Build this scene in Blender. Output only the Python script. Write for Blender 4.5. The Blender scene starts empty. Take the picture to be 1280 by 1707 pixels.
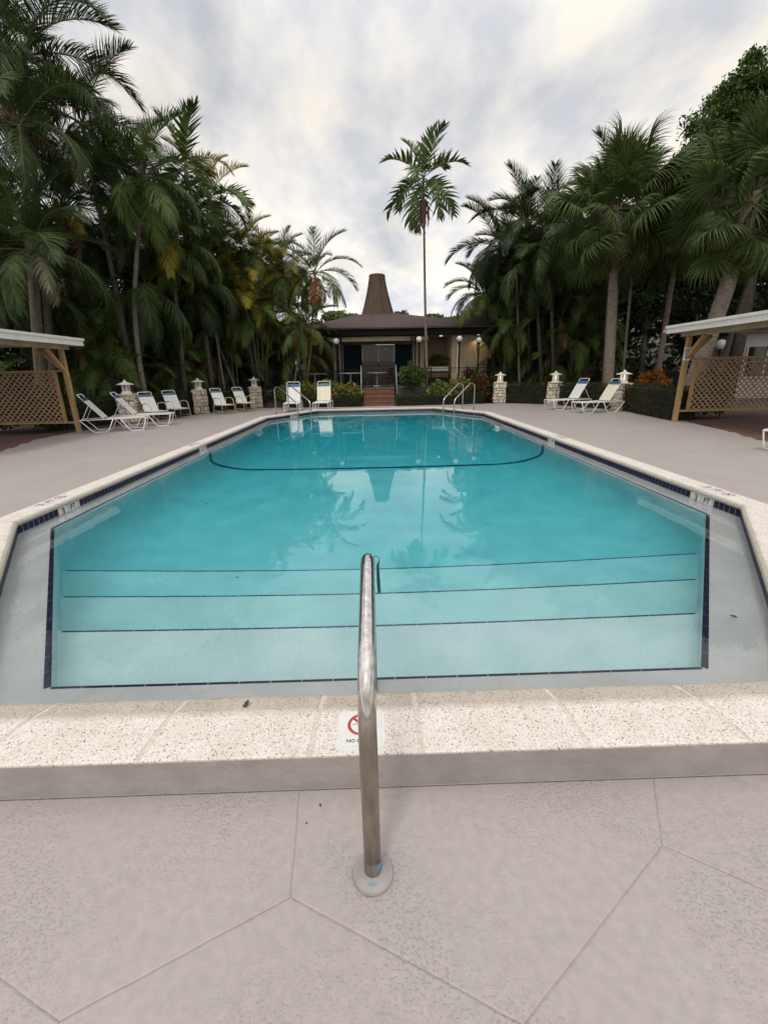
import bpy, bmesh, math, random
import numpy as np
from mathutils import Vector, Matrix
from mathutils.geometry import tessellate_polygon
R = math.radians
random.seed(7); rng = np.random.default_rng(7)
sc = bpy.context.scene
COL = sc.collection

# ------------------------------------------------------------------ camera
cd = bpy.data.cameras.new("camera"); cam = bpy.data.objects.new("camera", cd); COL.objects.link(cam)
_p, _r, _y = R(17.65), R(-1.15), R(-0.9)
fw = Vector((0, math.cos(_p), -math.sin(_p))); rt = Vector((1, 0, 0)); up = Vector((0, math.sin(_p), math.cos(_p)))
rt2 = rt*math.cos(_r) + up*math.sin(_r); up2 = -rt*math.sin(_r) + up*math.cos(_r)
Mz = Matrix.Rotation(_y, 3, 'Z'); fw, rt2, up2 = Mz@fw, Mz@rt2, Mz@up2
m3 = Matrix((rt2, up2, -fw)).transposed()
cam.matrix_world = Matrix.Translation((0, 0, 1.5)) @ m3.to_4x4()
cd.sensor_fit = 'VERTICAL'; cd.sensor_height = 24; cd.sensor_width = 18; cd.lens = 24*728/1707
cd.clip_start = 0.05; cd.clip_end = 2000
sc.camera = cam

# ------------------------------------------------------------------ sky, sun, exposure
w = bpy.data.worlds.new("World"); sc.world = w; w.use_nodes = True
nt = w.node_tree; N = nt.nodes; Lk = nt.links; N.clear()
SUN_EL, SUN_AZ = R(58), R(200)
sky = N.new("ShaderNodeTexSky"); sky.sky_type = 'NISHITA'; sky.sun_disc = False
sky.sun_elevation = SUN_EL; sky.sun_rotation = SUN_AZ; sky.air_density = 1.2; sky.dust_density = 2.0
tc = N.new("ShaderNodeTexCoord")
sep = N.new("ShaderNodeSeparateXYZ"); Lk.new(tc.outputs['Generated'], sep.inputs[0])
def mth(op, a, b=None, tree=None):
    t = tree or nt
    n = t.nodes.new("ShaderNodeMath"); n.operation = op
    for i, v in enumerate((a, b)):
        if v is None: continue
        if isinstance(v, (int, float)): n.inputs[i].default_value = v
        else: t.links.new(v, n.inputs[i])
    return n.outputs[0]
zc = mth('MAXIMUM', sep.outputs[2], 0.02)
den = mth('ADD', zc, 0.22)
px_ = mth('DIVIDE', sep.outputs[0], den); py_ = mth('DIVIDE', sep.outputs[1], den)
cmb = N.new("ShaderNodeCombineXYZ"); Lk.new(px_, cmb.inputs[0]); Lk.new(py_, cmb.inputs[1]); cmb.inputs[2].default_value = 3.7
mp = N.new("ShaderNodeMapping"); mp.inputs['Rotation'].default_value = (0, 0, R(35)); mp.inputs['Scale'].default_value = (1.0, 0.62, 1.0)
Lk.new(cmb.outputs[0], mp.inputs[0])
n1 = N.new("ShaderNodeTexNoise"); n1.inputs['Scale'].default_value = 1.5; n1.inputs['Detail'].default_value = 7; n1.inputs['Roughness'].default_value = .5; n1.inputs['Distortion'].default_value = .35
Lk.new(mp.outputs[0], n1.inputs['Vector'])
n2 = N.new("ShaderNodeTexNoise"); n2.inputs['Scale'].default_value = 3.3; n2.inputs['Detail'].default_value = 9; n2.inputs['Roughness'].default_value = .56
mp2 = N.new("ShaderNodeMapping"); mp2.inputs['Location'].default_value = (4.1, 1.3, 0); Lk.new(mp.outputs[0], mp2.inputs[0]); Lk.new(mp2.outputs[0], n2.inputs['Vector'])
rc = N.new("ShaderNodeValToRGB"); Lk.new(n2.outputs[0], rc.inputs[0])
e = rc.color_ramp.elements
e[0].position = .39; e[0].color = (6.35, 6.5, 6.95, 1); e[1].position = .61; e[1].color = (9.6, 9.05, 8.2, 1)
m_ = rc.color_ramp.elements.new(.5); m_.color = (8.0, 7.85, 7.75, 1)
rm = N.new("ShaderNodeValToRGB"); Lk.new(n1.outputs[0], rm.inputs[0])
rm.color_ramp.elements[0].position = .38; rm.color_ramp.elements[0].color = (.66, .66, .66, 1)
rm.color_ramp.elements[1].position = .50; rm.color_ramp.elements[1].color = (1, 1, 1, 1)
# the clear sky behind the clouds, brought to the brightness of an evening blue
bl = N.new("ShaderNodeMix"); bl.data_type = 'RGBA'; bl.blend_type = 'MULTIPLY'; bl.inputs[0].default_value = 1
Lk.new(sky.outputs[0], bl.inputs[6]); bl.inputs[7].default_value = (.62, .60, .58, 1)
mx = N.new("ShaderNodeMix"); mx.data_type = 'RGBA'; Lk.new(rm.outputs[0], mx.inputs[0]); Lk.new(bl.outputs[2], mx.inputs[6]); Lk.new(rc.outputs[0], mx.inputs[7])
zf = mth('ADD', mth('MAXIMUM', mth('SUBTRACT', 1.40, mth('MULTIPLY', zc, 1.0)), 0.96), mth('MULTIPLY', mth('MAXIMUM', mth('SUBTRACT', zc, 0.42), 0.0), 1.6))   # haze towards the horizon, thinner cloud overhead
ml = N.new("ShaderNodeVectorMath"); ml.operation = 'SCALE'; Lk.new(mx.outputs[2], ml.inputs[0]); Lk.new(zf, ml.inputs['Scale'])
bg = N.new("ShaderNodeBackground"); Lk.new(ml.outputs[0], bg.inputs[0]); bg.inputs[1].default_value = 0.1
wo = N.new("ShaderNodeOutputWorld"); Lk.new(bg.outputs[0], wo.inputs[0])

sd = bpy.data.lights.new("sun", 'SUN'); so = bpy.data.objects.new("sun", sd); COL.objects.link(so)
sd.energy = 1.25; sd.angle = R(11); sd.color = (1, .95, .88)
sdir = Vector((math.sin(SUN_AZ)*math.cos(SUN_EL), math.cos(SUN_AZ)*math.cos(SUN_EL), math.sin(SUN_EL)))
so.rotation_euler = (-sdir).to_track_quat('-Z', 'Y').to_euler(); so.location = sdir*60
sc.view_settings.view_transform = 'Standard'; sc.view_settings.look = 'None'
sc.view_settings.exposure = 0.0; sc.view_settings.gamma = 1; sc.view_settings.use_curve_mapping = False
cy = sc.cycles; cy.max_bounces = 10; cy.diffuse_bounces = 3; cy.glossy_bounces = 4; cy.transmission_bounces = 6; cy.transparent_max_bounces = 8
cy.caustics_refractive = True; cy.caustics_reflective = False; cy.use_denoising = True; cy.sample_clamp_indirect = 6

# ------------------------------------------------------------------ materials
def nodes(name):
    m = bpy.data.materials.new(name); m.use_nodes = True
    t = m.node_tree; b = t.nodes['Principled BSDF']; return m, t, b
def mat(name, col, rough=.6, var=.12, scale=8., bump=0., bscale=60., metal=0., spec=.5, col2=None, thr=(.35, .65), detail=5, sheen=0, coords='Object', transl=0, island=0, stretch=None):
    m, t, b = nodes(name)
    L = t.links.new
    tcn = t.nodes.new("ShaderNodeTexCoord")
    co = tcn.outputs[coords]
    if stretch:
        mpn = t.nodes.new("ShaderNodeMapping"); mpn.inputs['Scale'].default_value = stretch; L(co, mpn.inputs[0]); co = mpn.outputs[0]
    nz = t.nodes.new("ShaderNodeTexNoise"); nz.inputs['Scale'].default_value = scale; nz.inputs['Detail'].default_value = detail; L(co, nz.inputs['Vector'])
    rp = t.nodes.new("ShaderNodeValToRGB"); L(nz.outputs[0], rp.inputs[0])
    c2 = col2 or tuple(min(1, c*(1+var)) for c in col); c1 = col if col2 else tuple(c*(1-var) for c in col)
    rp.color_ramp.elements[0].position = thr[0]; rp.color_ramp.elements[1].position = thr[1]
    rp.color_ramp.elements[0].color = (*c1, 1); rp.color_ramp.elements[1].color = (*c2, 1)
    out = rp.outputs[0]
    if island:
        g = t.nodes.new("ShaderNodeNewGeometry"); oi = t.nodes.new("ShaderNodeObjectInfo")
        s = mth('ADD', mth('MULTIPLY', g.outputs['Random Per Island'], 1.1, t), mth('MULTIPLY', oi.outputs['Random'], .7, t), t)
        f = mth('ADD', mth('MULTIPLY', s, island, t), 1-island*.9, t)
        v = t.nodes.new("ShaderNodeVectorMath"); v.operation = 'SCALE'; L(out, v.inputs[0]); L(f, v.inputs['Scale']); out = v.outputs[0]
    L(out, b.inputs['Base Color'])
    b.inputs['Roughness'].default_value = rough; b.inputs['Metallic'].default_value = metal; b.inputs['Specular IOR Level'].default_value = spec
    if bump:
        nb = t.nodes.new("ShaderNodeTexNoise"); nb.inputs['Scale'].default_value = bscale; nb.inputs['Detail'].default_value = 4; L(co, nb.inputs['Vector'])
        bn = t.nodes.new("ShaderNodeBump"); bn.inputs['Strength'].default_value = min(1, bump); bn.inputs['Distance'].default_value = .004 if bump <= 1 else .004*bump; L(nb.outputs[0], bn.inputs['Height']); L(bn.outputs[0], b.inputs['Normal'])
    if transl:
        tr = t.nodes.new("ShaderNodeBsdfTranslucent"); L(out, tr.inputs[0]); ms = t.nodes.new("ShaderNodeMixShader"); ms.inputs[0].default_value = transl
        o = t.nodes['Material Output']; L(b.outputs[0], ms.inputs[1]); L(tr.outputs[0], ms.inputs[2]); L(ms.outputs[0], o.inputs[0])
    return m
def glow(name, col, s):
    m, t, b = nodes(name); b.inputs['Base Color'].default_value = (*col, 1); b.inputs['Emission Color'].default_value = (*col, 1); b.inputs['Emission Strength'].default_value = s
    return m

def deck_mat():
    m, t, b = nodes('painted_deck'); L = t.links.new
    tcn = t.nodes.new("ShaderNodeTexCoord"); co = tcn.outputs['Object']
    def nz(s, d=5, r=.55):
        n = t.nodes.new("ShaderNodeTexNoise"); n.inputs['Scale'].default_value = s; n.inputs['Detail'].default_value = d; n.inputs['Roughness'].default_value = r; L(co, n.inputs['Vector']); return n.outputs[0]
    def ramp(i, a, b_, ca, cb):
        r = t.nodes.new("ShaderNodeValToRGB"); L(i, r.inputs[0]); r.color_ramp.elements[0].position = a; r.color_ramp.elements[1].position = b_
        r.color_ramp.elements[0].color = (*ca, 1); r.color_ramp.elements[1].color = (*cb, 1); return r.outputs[0]
    base = ramp(nz(1.1, 6), .25, .75, (.345, .307, .292), (.387, .346, .330))
    fine = ramp(nz(30, 6), .3, .72, (.9, .9, .9), (1.06, 1.06, 1.06))
    mpv = nz(4.2, 8, .7); st = ramp(mpv, .60, .72, (1, 1, 1), (.91, .90, .89))
    a = t.nodes.new("ShaderNodeMix"); a.data_type = 'RGBA'; a.blend_type = 'MULTIPLY'; a.inputs[0].default_value = 1; L(base, a.inputs[6]); L(fine, a.inputs[7])
    c = t.nodes.new("ShaderNodeMix"); c.data_type = 'RGBA'; c.blend_type = 'MULTIPLY'; c.inputs[0].default_value = 1; L(a.outputs[2], c.inputs[6]); L(st, c.inputs[7])
    # tiny dark specks
    vo = t.nodes.new("ShaderNodeTexVoronoi"); vo.inputs['Scale'].default_value = 9; L(co, vo.inputs['Vector'])
    sp = ramp(vo.outputs['Distance'], .012, .02, (.35, .33, .31), (1, 1, 1))
    d = t.nodes.new("ShaderNodeMix"); d.data_type = 'RGBA'; d.blend_type = 'MULTIPLY'; d.inputs[0].default_value = .6; L(c.outputs[2], d.inputs[6]); L(sp, d.inputs[7])
    L(d.outputs[2], b.inputs['Base Color']); b.inputs['Roughness'].default_value = .62
    # trowelled paint: rough patches and smooth patches
    msk = ramp(nz(1.9, 3), .42, .6, (0.12, .12, .12), (1, 1, 1))
    pit = t.nodes.new("ShaderNodeTexNoise"); pit.inputs['Scale'].default_value = 95; pit.inputs['Detail'].default_value = 3; L(co, pit.inputs['Vector'])
    pr = ramp(pit.outputs[0], .52, .72, (0, 0, 0), (1, 1, 1))
    h = mth('ADD', mth('MULTIPLY', pr, msk, t), mth('MULTIPLY', nz(11, 4), .8, t), t)
    bn = t.nodes.new("ShaderNodeBump"); bn.inputs['Strength'].default_value = .75; bn.inputs['Distance'].default_value = .004; L(h, bn.inputs['Height']); L(bn.outputs[0], b.inputs['Normal'])
    return m
def coping_mat():
    m, t, b = nodes('pebble_coping'); L = t.links.new
    tcn = t.nodes.new("ShaderNodeTexCoord"); co = tcn.outputs['Object']
    vo = t.nodes.new("ShaderNodeTexVoronoi"); vo.inputs['Scale'].default_value = 210; L(co, vo.inputs['Vector'])
    sx = t.nodes.new("ShaderNodeSeparateColor"); L(vo.outputs['Color'], sx.inputs[0])
    r = t.nodes.new("ShaderNodeValToRGB"); L(sx.outputs[0], r.inputs[0]); r.color_ramp.interpolation = 'CONSTANT'
    es = r.color_ramp.elements; es[0].color = (.19, .16, .135, 1); es[1].position = .025; es[1].color = (.40, .34, .29, 1)
    for p, c in ((.08, (.56, .505, .46)), (.22, (.66, .605, .56)), (.55, (.71, .66, .61)), (.85, (.75, .71, .665))):
        q = es.new(p); q.color = (*c, 1)
    n = t.nodes.new("ShaderNodeTexNoise"); n.inputs['Scale'].default_value = 6; n.inputs['Detail'].default_value = 6; L(co, n.inputs['Vector'])
    r2 = t.nodes.new("ShaderNodeValToRGB"); L(n.outputs[0], r2.inputs[0]); r2.color_ramp.elements[0].position = .35; r2.color_ramp.elements[1].position = .6
    r2.color_ramp.elements[0].color = (.93, .905, .88, 1); r2.color_ramp.elements[1].color = (1, 1, 1, 1)
    a = t.nodes.new("ShaderNodeMix"); a.data_type = 'RGBA'; a.blend_type = 'MULTIPLY'; a.inputs[0].default_value = 1; L(r.outputs[0], a.inputs[6]); L(r2.outputs[0], a.inputs[7])
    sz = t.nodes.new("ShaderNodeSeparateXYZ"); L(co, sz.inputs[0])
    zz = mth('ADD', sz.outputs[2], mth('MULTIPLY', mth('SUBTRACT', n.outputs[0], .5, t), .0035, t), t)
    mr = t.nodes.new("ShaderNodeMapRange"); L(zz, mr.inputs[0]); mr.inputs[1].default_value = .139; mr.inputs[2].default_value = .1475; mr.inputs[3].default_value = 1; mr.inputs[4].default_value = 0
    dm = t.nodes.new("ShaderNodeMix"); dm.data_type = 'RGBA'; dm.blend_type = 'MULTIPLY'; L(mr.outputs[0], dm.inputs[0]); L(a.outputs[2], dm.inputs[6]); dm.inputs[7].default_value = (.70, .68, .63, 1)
    L(dm.outputs[2], b.inputs['Base Color']); b.inputs['Roughness'].default_value = .7
    bn = t.nodes.new("ShaderNodeBump"); bn.inputs['Strength'].default_value = .5; bn.inputs['Distance'].default_value = .002; L(vo.outputs['Distance'], bn.inputs['Height']); L(bn.outputs[0], b.inputs['Normal'])
    return m
def plaster_mat(name, c1, c2):
    m, t, b = nodes(name); L = t.links.new
    tcn = t.nodes.new("ShaderNodeTexCoord"); co = tcn.outputs['Object']
    n = t.nodes.new("ShaderNodeTexNoise"); n.inputs['Scale'].default_value = 2.2; n.inputs['Detail'].default_value = 7; L(co, n.inputs['Vector'])
    r = t.nodes.new("ShaderNodeValToRGB"); L(n.outputs[0], r.inputs[0]); r.color_ramp.elements[0].position = .3; r.color_ramp.elements[1].position = .65
    r.color_ramp.elements[0].color = (*c1, 1); r.color_ramp.elements[1].color = (*c2, 1)
    vo = t.nodes.new("ShaderNodeTexVoronoi"); vo.inputs['Scale'].default_value = 150; L(co, vo.inputs['Vector'])
    r2 = t.nodes.new("ShaderNodeValToRGB"); sx = t.nodes.new("ShaderNodeSeparateColor"); L(vo.outputs['Color'], sx.inputs[0]); L(sx.outputs[0], r2.inputs[0])
    r2.color_ramp.elements[0].position = .0; r2.color_ramp.elements[0].color = (.55, .55, .55, 1); r2.color_ramp.elements[1].position = .14; r2.color_ramp.elements[1].color = (1, 1, 1, 1)
    a = t.nodes.new("ShaderNodeMix"); a.data_type = 'RGBA'; a.blend_type = 'MULTIPLY'; a.inputs[0].default_value = .38; L(r.outputs[0], a.inputs[6]); L(r2.outputs[0], a.inputs[7])
    L(a.outputs[2], b.inputs['Base Color']); b.inputs['Roughness'].default_value = .7
    return m
def rail_mat():
    m, t, b = nodes('reflection_toned_steel'); L = t.links.new
    tcn = t.nodes.new("ShaderNodeTexCoord"); sp = t.nodes.new("ShaderNodeSeparateXYZ"); L(tcn.outputs['Object'], sp.inputs[0])
    mpn = t.nodes.new("ShaderNodeMapping"); mpn.inputs['Scale'].default_value = (9, 9, 1.6); L(tcn.outputs['Object'], mpn.inputs[0])
    n = t.nodes.new("ShaderNodeTexNoise"); n.inputs['Scale'].default_value = 5; n.inputs['Detail'].default_value = 7; L(mpn.outputs[0], n.inputs['Vector'])
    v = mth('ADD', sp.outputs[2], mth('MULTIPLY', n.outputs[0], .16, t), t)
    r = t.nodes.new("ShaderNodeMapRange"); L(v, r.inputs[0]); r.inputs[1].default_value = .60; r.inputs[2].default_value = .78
    mx_ = t.nodes.new("ShaderNodeMix"); mx_.data_type = 'RGBA'; L(r.outputs[0], mx_.inputs[0]); mx_.inputs[6].default_value = (.34, .295, .25, 1); mx_.inputs[7].default_value = (.62, .59, .56, 1)  # browner lower down: the deck's reflection put into the base colour
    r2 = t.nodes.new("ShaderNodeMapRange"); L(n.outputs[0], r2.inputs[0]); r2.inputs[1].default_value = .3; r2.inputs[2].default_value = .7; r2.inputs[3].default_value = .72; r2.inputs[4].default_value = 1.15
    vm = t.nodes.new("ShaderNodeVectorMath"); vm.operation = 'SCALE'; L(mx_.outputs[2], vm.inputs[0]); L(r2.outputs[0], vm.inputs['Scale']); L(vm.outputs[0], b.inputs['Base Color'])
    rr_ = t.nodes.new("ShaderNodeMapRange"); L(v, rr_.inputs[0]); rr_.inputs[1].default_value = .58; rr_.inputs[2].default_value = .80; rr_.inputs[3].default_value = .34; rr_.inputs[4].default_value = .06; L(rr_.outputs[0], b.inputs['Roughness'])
    b.inputs['Metallic'].default_value = .95
    n2_ = t.nodes.new("ShaderNodeTexNoise"); n2_.inputs['Scale'].default_value = 14; L(tcn.outputs['Object'], n2_.inputs['Vector'])
    bn = t.nodes.new("ShaderNodeBump"); bn.inputs['Strength'].default_value = .10; bn.inputs['Distance'].default_value = .004; L(n2_.outputs[0], bn.inputs['Height']); L(bn.outputs[0], b.inputs['Normal'])
    return m
def water_mat():
    m = bpy.data.materials.new('pool_water'); m.use_nodes = True; t = m.node_tree; t.nodes.clear(); L = t.links.new
    g = t.nodes.new("ShaderNodeBsdfGlass"); g.inputs['IOR'].default_value = 1.333; g.inputs['Roughness'].default_value = 0
    va = t.nodes.new("ShaderNodeVolumeAbsorption"); va.inputs['Color'].default_value = (.0, .875, .945, 1); va.inputs['Density'].default_value = .45
    o = t.nodes.new("ShaderNodeOutputMaterial"); L(g.outputs[0], o.inputs[0]); L(va.outputs[0], o.inputs[1])
    tcn = t.nodes.new("ShaderNodeTexCoord")
    n = t.nodes.new("ShaderNodeTexNoise"); n.inputs['Scale'].default_value = 2.6; n.inputs['Detail'].default_value = 2.5; n.inputs['Roughness'].default_value = .45; n.inputs['Distortion'].default_value = .8; L(tcn.outputs['Object'], n.inputs['Vector'])
    bn = t.nodes.new("ShaderNodeBump"); bn.inputs['Strength'].default_value = .5; bn.inputs['Distance'].default_value = .0017; L(n.outputs[0], bn.inputs['Height']); L(bn.outputs[0], g.inputs['Normal'])
    return m

M = {}
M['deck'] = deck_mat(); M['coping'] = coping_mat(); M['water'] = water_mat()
M['basin'] = plaster_mat('pool_plaster', (.64, .715, .72), (.78, .83, .82)); M['ledge'] = plaster_mat('ledge_plaster', (.50, .515, .51), (.62, .63, .625))
M['riser'] = mat('riser_paint', (.325, .295, .282), .6, .12, 5, 1.2, 22)
M['grout'] = mat('grout', (.62, .60, .57), .8, .1, 30)
M['cgrout'] = mat('coping_grout', (.58, .51, .46), .8, .16, 60, .6, 60)
M['tile'] = mat('navy_tile', (.010, .012, .042), .35, .4, 14, 0, spec=.25)
M['tile_b'] = mat('blue_line_tile', (.012, .05, .16), .4, .3, 10)
M['tilew'] = mat('white_tile', (.66, .66, .64), .3, .05, 14)
M['ink'] = mat('black_ink', (.02, .02, .02), .5); M['red'] = mat('red_ink', (.42, .03, .04), .5)
M['steel'] = mat('stainless', (.60, .56, .52), .13, .08, 40, .12, 300, metal=1)
M['steel_dull'] = mat('stainless_dull', (.30, .265, .235), .36, .25, 22, .3, 200, metal=.92, stretch=(1, 1, .25))
M['blue_tape'] = mat('blue_tape', (.10, .27, .38), .7)
M['flange'] = mat('flange_paint', (.30, .27, .256), .6, .12, 12, .4, 60)
M['white'] = mat('white_metal', (.84, .84, .85), .35, .03); M['strap'] = mat('white_vinyl', (.86, .85, .83), .4, .04)
M['strap_c'] = mat('cream_vinyl', (.85, .80, .66), .4, .04)
M['teal'] = mat('teal_vinyl', (.018, .10, .15), .35); M['blue'] = mat('blue_vinyl', (.035, .12, .28), .35); M['slate'] = mat('slate_vinyl', (.09, .17, .22), .4)
M['tan'] = mat('tan_metal', (.58, .46, .29), .45); M['black'] = mat('black_metal', (.010, .010, .011), .6, spec=.12)
M['wood'] = mat('yellow_pine', (.36, .235, .10), .6, .2, 5, .4, 60, stretch=(6, 6, 1)); M['lattice'] = mat('lattice_wood', (.33, .225, .145), .7, .2, 9)
M['wood_d'] = mat('brown_deck_wood', (.16, .075, .045), .6, .2, 6)
M['fascia'] = mat('white_fascia', (.72, .71, .66), .5, .05, 4); M['soffit'] = mat('soffit_wood', (.40, .33, .22), .7, .15, 4)
M['stone'] = mat('coral_stone', (.50, .43, .32), .9, .0, 18, 1.5, 60, col2=(.68, .62, .50), island=.25)
M['mortar'] = mat('mortar', (.28, .25, .2), .95, .2, 20, .8, 90)
M['lantern'] = mat('lantern_white', (.72, .71, .68), .6, .08, 12)
M['lit'] = glow('lantern_glass', (1, .86, .58), .8); M['dim'] = mat('lantern_glass_off', (.25, .25, .23), .3)
M['globe'] = mat('globe_opal', (.62, .63, .66), .25, .02); M['globe_lit'] = glow('globe_lit', (1, .95, .85), 1.2)
M['soil'] = mat('mulch_soil', (.055, .033, .022), .95, .4, 30, 2, 90); M['lawn'] = mat('lawn', (.03, .05, .018), .95, .4, 12, 2, 120)
M['brick'] = mat('brown_paver', (.125, .068, .045), .85, .3, 14, 1, 80)
M['roof'] = mat('brown_shingle', (.085, .056, .05), .95, .35, 9, 1, 60); M['roof_e'] = mat('dark_fascia', (.014, .011, .010), .85, spec=.15)
M['cone'] = mat('cone_shake', (.125, .072, .048), .95, .0, 1.6, 1, 30, col2=(.08, .066, .048), stretch=(3, 3, .6), island=.3)
M['cream'] = mat('cream_wall', (.46, .37, .24), .8, .08, 3); M['cream2'] = mat('pale_wall', (.60, .50, .34), .8, .08, 3); M['ochre'] = mat('ochre_wall', (.24, .12, .045), .8, .1, 3)
M['tealdoor'] = mat('teal_door', (.002, .014, .018), .7, .15, 3, spec=.15); M['glassdark'] = mat('dark_glass', (.03, .028, .026), .08); M['curtain'] = mat('brown_glass', (.075, .044, .032), .2, .2, 2)
M['frame'] = mat('aluminium_frame', (.42, .40, .37), .4); M['terrace'] = mat('terrace_concrete', (.13, .125, .115), .8)
M['bldw'] = mat('pale_stucco', (.62, .61, .55), .85, .06, 1.5); M['tablew'] = mat('table_white', (.55, .53, .50), .5)
F = lambda n, a, b, **k: mat(n, a, k.pop('rough', .45), .0, k.pop('scale', 1.2), col2=b, island=k.pop('island', .55), transl=k.pop('transl', .22), spec=.22, **k)
M['fr_dark'] = F('frond_dark', (.026, .045, .013), (.062, .092, .024)); M['fr_mid'] = F('frond_mid', (.042, .072, .017), (.095, .135, .03))
M['fr_yel'] = F('frond_yellow', (.16, .165, .02), (.33, .27, .04)); M['fr_fan'] = F('frond_fan', (.050, .074, .020), (.098, .130, .036))
M['fr_dead'] = F('frond_dead', (.17, .085, .035), (.26, .17, .09)); M['fr_or'] = F('frond_orange', (.30, .075, .03), (.34, .12, .04)); M['fr_pale'] = F('frond_pale', (.20, .20, .12), (.30, .28, .17))
M['rachis'] = mat('rachis', (.085, .085, .035), .5); M['shaft'] = mat('crownshaft', (.15, .17, .085), .5, .1)
M['trunk_g'] = mat('trunk_grey', (.075, .065, .05), .9, .3, 6, 1, 30, stretch=(1, 1, 3)); M['trunk_p'] = mat('trunk_pale', (.16, .145, .10), .85, .25, 5, 1, 30, stretch=(1, 1, 4))
M['trunk_sab'] = mat('trunk_sabal', (.19, .15, .12), .95, .35, 8, 2, 25, stretch=(1, 1, 4)); M['cane'] = mat('cane', (.12, .12, .055), .6, .3, 4, stretch=(1, 1, 4))
M['leaf_d'] = F('leaf_dark', (.020, .038, .010), (.056, .088, .018)); M['leaf_m'] = F('leaf_mid', (.05, .09, .018), (.11, .165, .035)); M['leaf_y'] = F('leaf_croton', (.20, .20, .04), (.50, .42, .10), island=.6)
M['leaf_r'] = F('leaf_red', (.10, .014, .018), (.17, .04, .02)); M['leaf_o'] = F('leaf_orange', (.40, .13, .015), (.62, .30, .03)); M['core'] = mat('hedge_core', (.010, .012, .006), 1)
M['far'] = F('leaf_far', (.07, .11, .025), (.15, .18, .05))
M['berry'] = mat('pink_fruit', (.26, .11, .10), .7, .3, 30); M['bark'] = mat('bark', (.06, .05, .04), .9, .3, 6, 1.5, 25)

# ------------------------------------------------------------------ mesh helpers
class MB:
    def __init__(s): s.v = []; s.f = []
    def add(s, vs, fs):
        o = len(s.v); s.v += [tuple(v) for v in vs]; s.f += [tuple(i+o for i in f) for f in fs]; return s
    def box(s, a, b):
        x0, y0, z0 = a; x1, y1, z1 = b
        return s.add([(x0,y0,z0),(x1,y0,z0),(x1,y1,z0),(x0,y1,z0),(x0,y0,z1),(x1,y0,z1),(x1,y1,z1),(x0,y1,z1)],
                     [(0,3,2,1),(4,5,6,7),(0,1,5,4),(1,2,6,5),(2,3,7,6),(3,0,4,7)])
    def cbox(s, c, d, rz=0):
        cs, sn = math.cos(rz), math.sin(rz); vs = []
        for dz in (-.5, .5):
            for dx, dy in ((-.5,-.5),(.5,-.5),(.5,.5),(-.5,.5)):
                x, y = dx*d[0], dy*d[1]; vs.append((c[0]+x*cs-y*sn, c[1]+x*sn+y*cs, c[2]+dz*d[2]))
        return s.add(vs, [(0,3,2,1),(4,5,6,7),(0,1,5,4),(1,2,6,5),(2,3,7,6),(3,0,4,7)])
    def beam(s, p, q, wd, ht, upv=(0,0,1)):
        p, q = Vector(p), Vector(q); d = (q-p).normalized(); sd_ = d.cross(Vector(upv))
        if sd_.length < 1e-4: sd_ = d.cross(Vector((1,0,0)))
        sd_.normalize(); u = sd_.cross(d); vs = []
        for e_ in (p, q):
            for a, b in ((-1,-1),(1,-1),(1,1),(-1,1)): vs.append(e_+sd_*a*wd/2+u*b*ht/2)
        return s.add(vs, [(0,1,2,3),(7,6,5,4),(0,4,5,1),(1,5,6,2),(2,6,7,3),(3,7,4,0)])
    def tube(s, pts, r, n=8, cap=True):
        pts = [Vector(p) for p in pts]; k = len(pts); rs = r if hasattr(r, '__len__') else [r]*k
        prev = None; o = len(s.v)
        for i, p in enumerate(pts):
            d = (pts[min(i+1, k-1)]-pts[max(i-1, 0)]).normalized()
            if prev is None:
                a = Vector((0,0,1)) if abs(d.z) < .9 else Vector((1,0,0)); u = d.cross(a).normalized()
            else: u = (prev-d*prev.dot(d)).normalized()
            prev = u; v = d.cross(u)
            for j in range(n):
                t = 2*math.pi*j/n; s.v.append(tuple(p+(u*math.cos(t)+v*math.sin(t))*rs[i]))
        for i in range(k-1):
            for j in range(n):
                a = o+i*n+j; b = o+i*n+(j+1)%n; s.f.append((a, b, b+n, a+n))
        if cap: s.f.append(tuple(o+j for j in range(n-1, -1, -1))); s.f.append(tuple(o+(k-1)*n+j for j in range(n)))
        return s
    def lathe(s, prof, c=(0,0,0), n=16, a0=0):
        o = len(s.v); k = len(prof)
        for r, z in prof:
            for j in range(n):
                t = 2*math.pi*j/n+a0; s.v.append((c[0]+r*math.cos(t), c[1]+r*math.sin(t), c[2]+z))
        for i in range(k-1):
            for j in range(n):
                a = o+i*n+j; b = o+i*n+(j+1)%n; s.f.append((a, b, b+n, a+n))
        s.f.append(tuple(o+j for j in range(n-1,-1,-1))); s.f.append(tuple(o+(k-1)*n+j for j in range(n)))
        return s
    def mesh(s, name, m, smooth=False):
        me = bpy.data.meshes.new(name); me.from_pydata(s.v, [], s.f); me.materials.append(M[m] if isinstance(m, str) else m)
        if smooth: me.polygons.foreach_set('use_smooth', [True]*len(me.polygons))
        me.update(); return me
    def obj(s, name, m, parent=None, smooth=False, bevel=0, **k):
        return put(name, s.mesh(name, m, smooth), parent, bevel=bevel, **k)
def props(o, label=None, cat=None, group=None, kind=None):
    if label: o['label'] = label
    if cat: o['category'] = cat
    if group: o['group'] = group
    if kind: o['kind'] = kind
    return o
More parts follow.
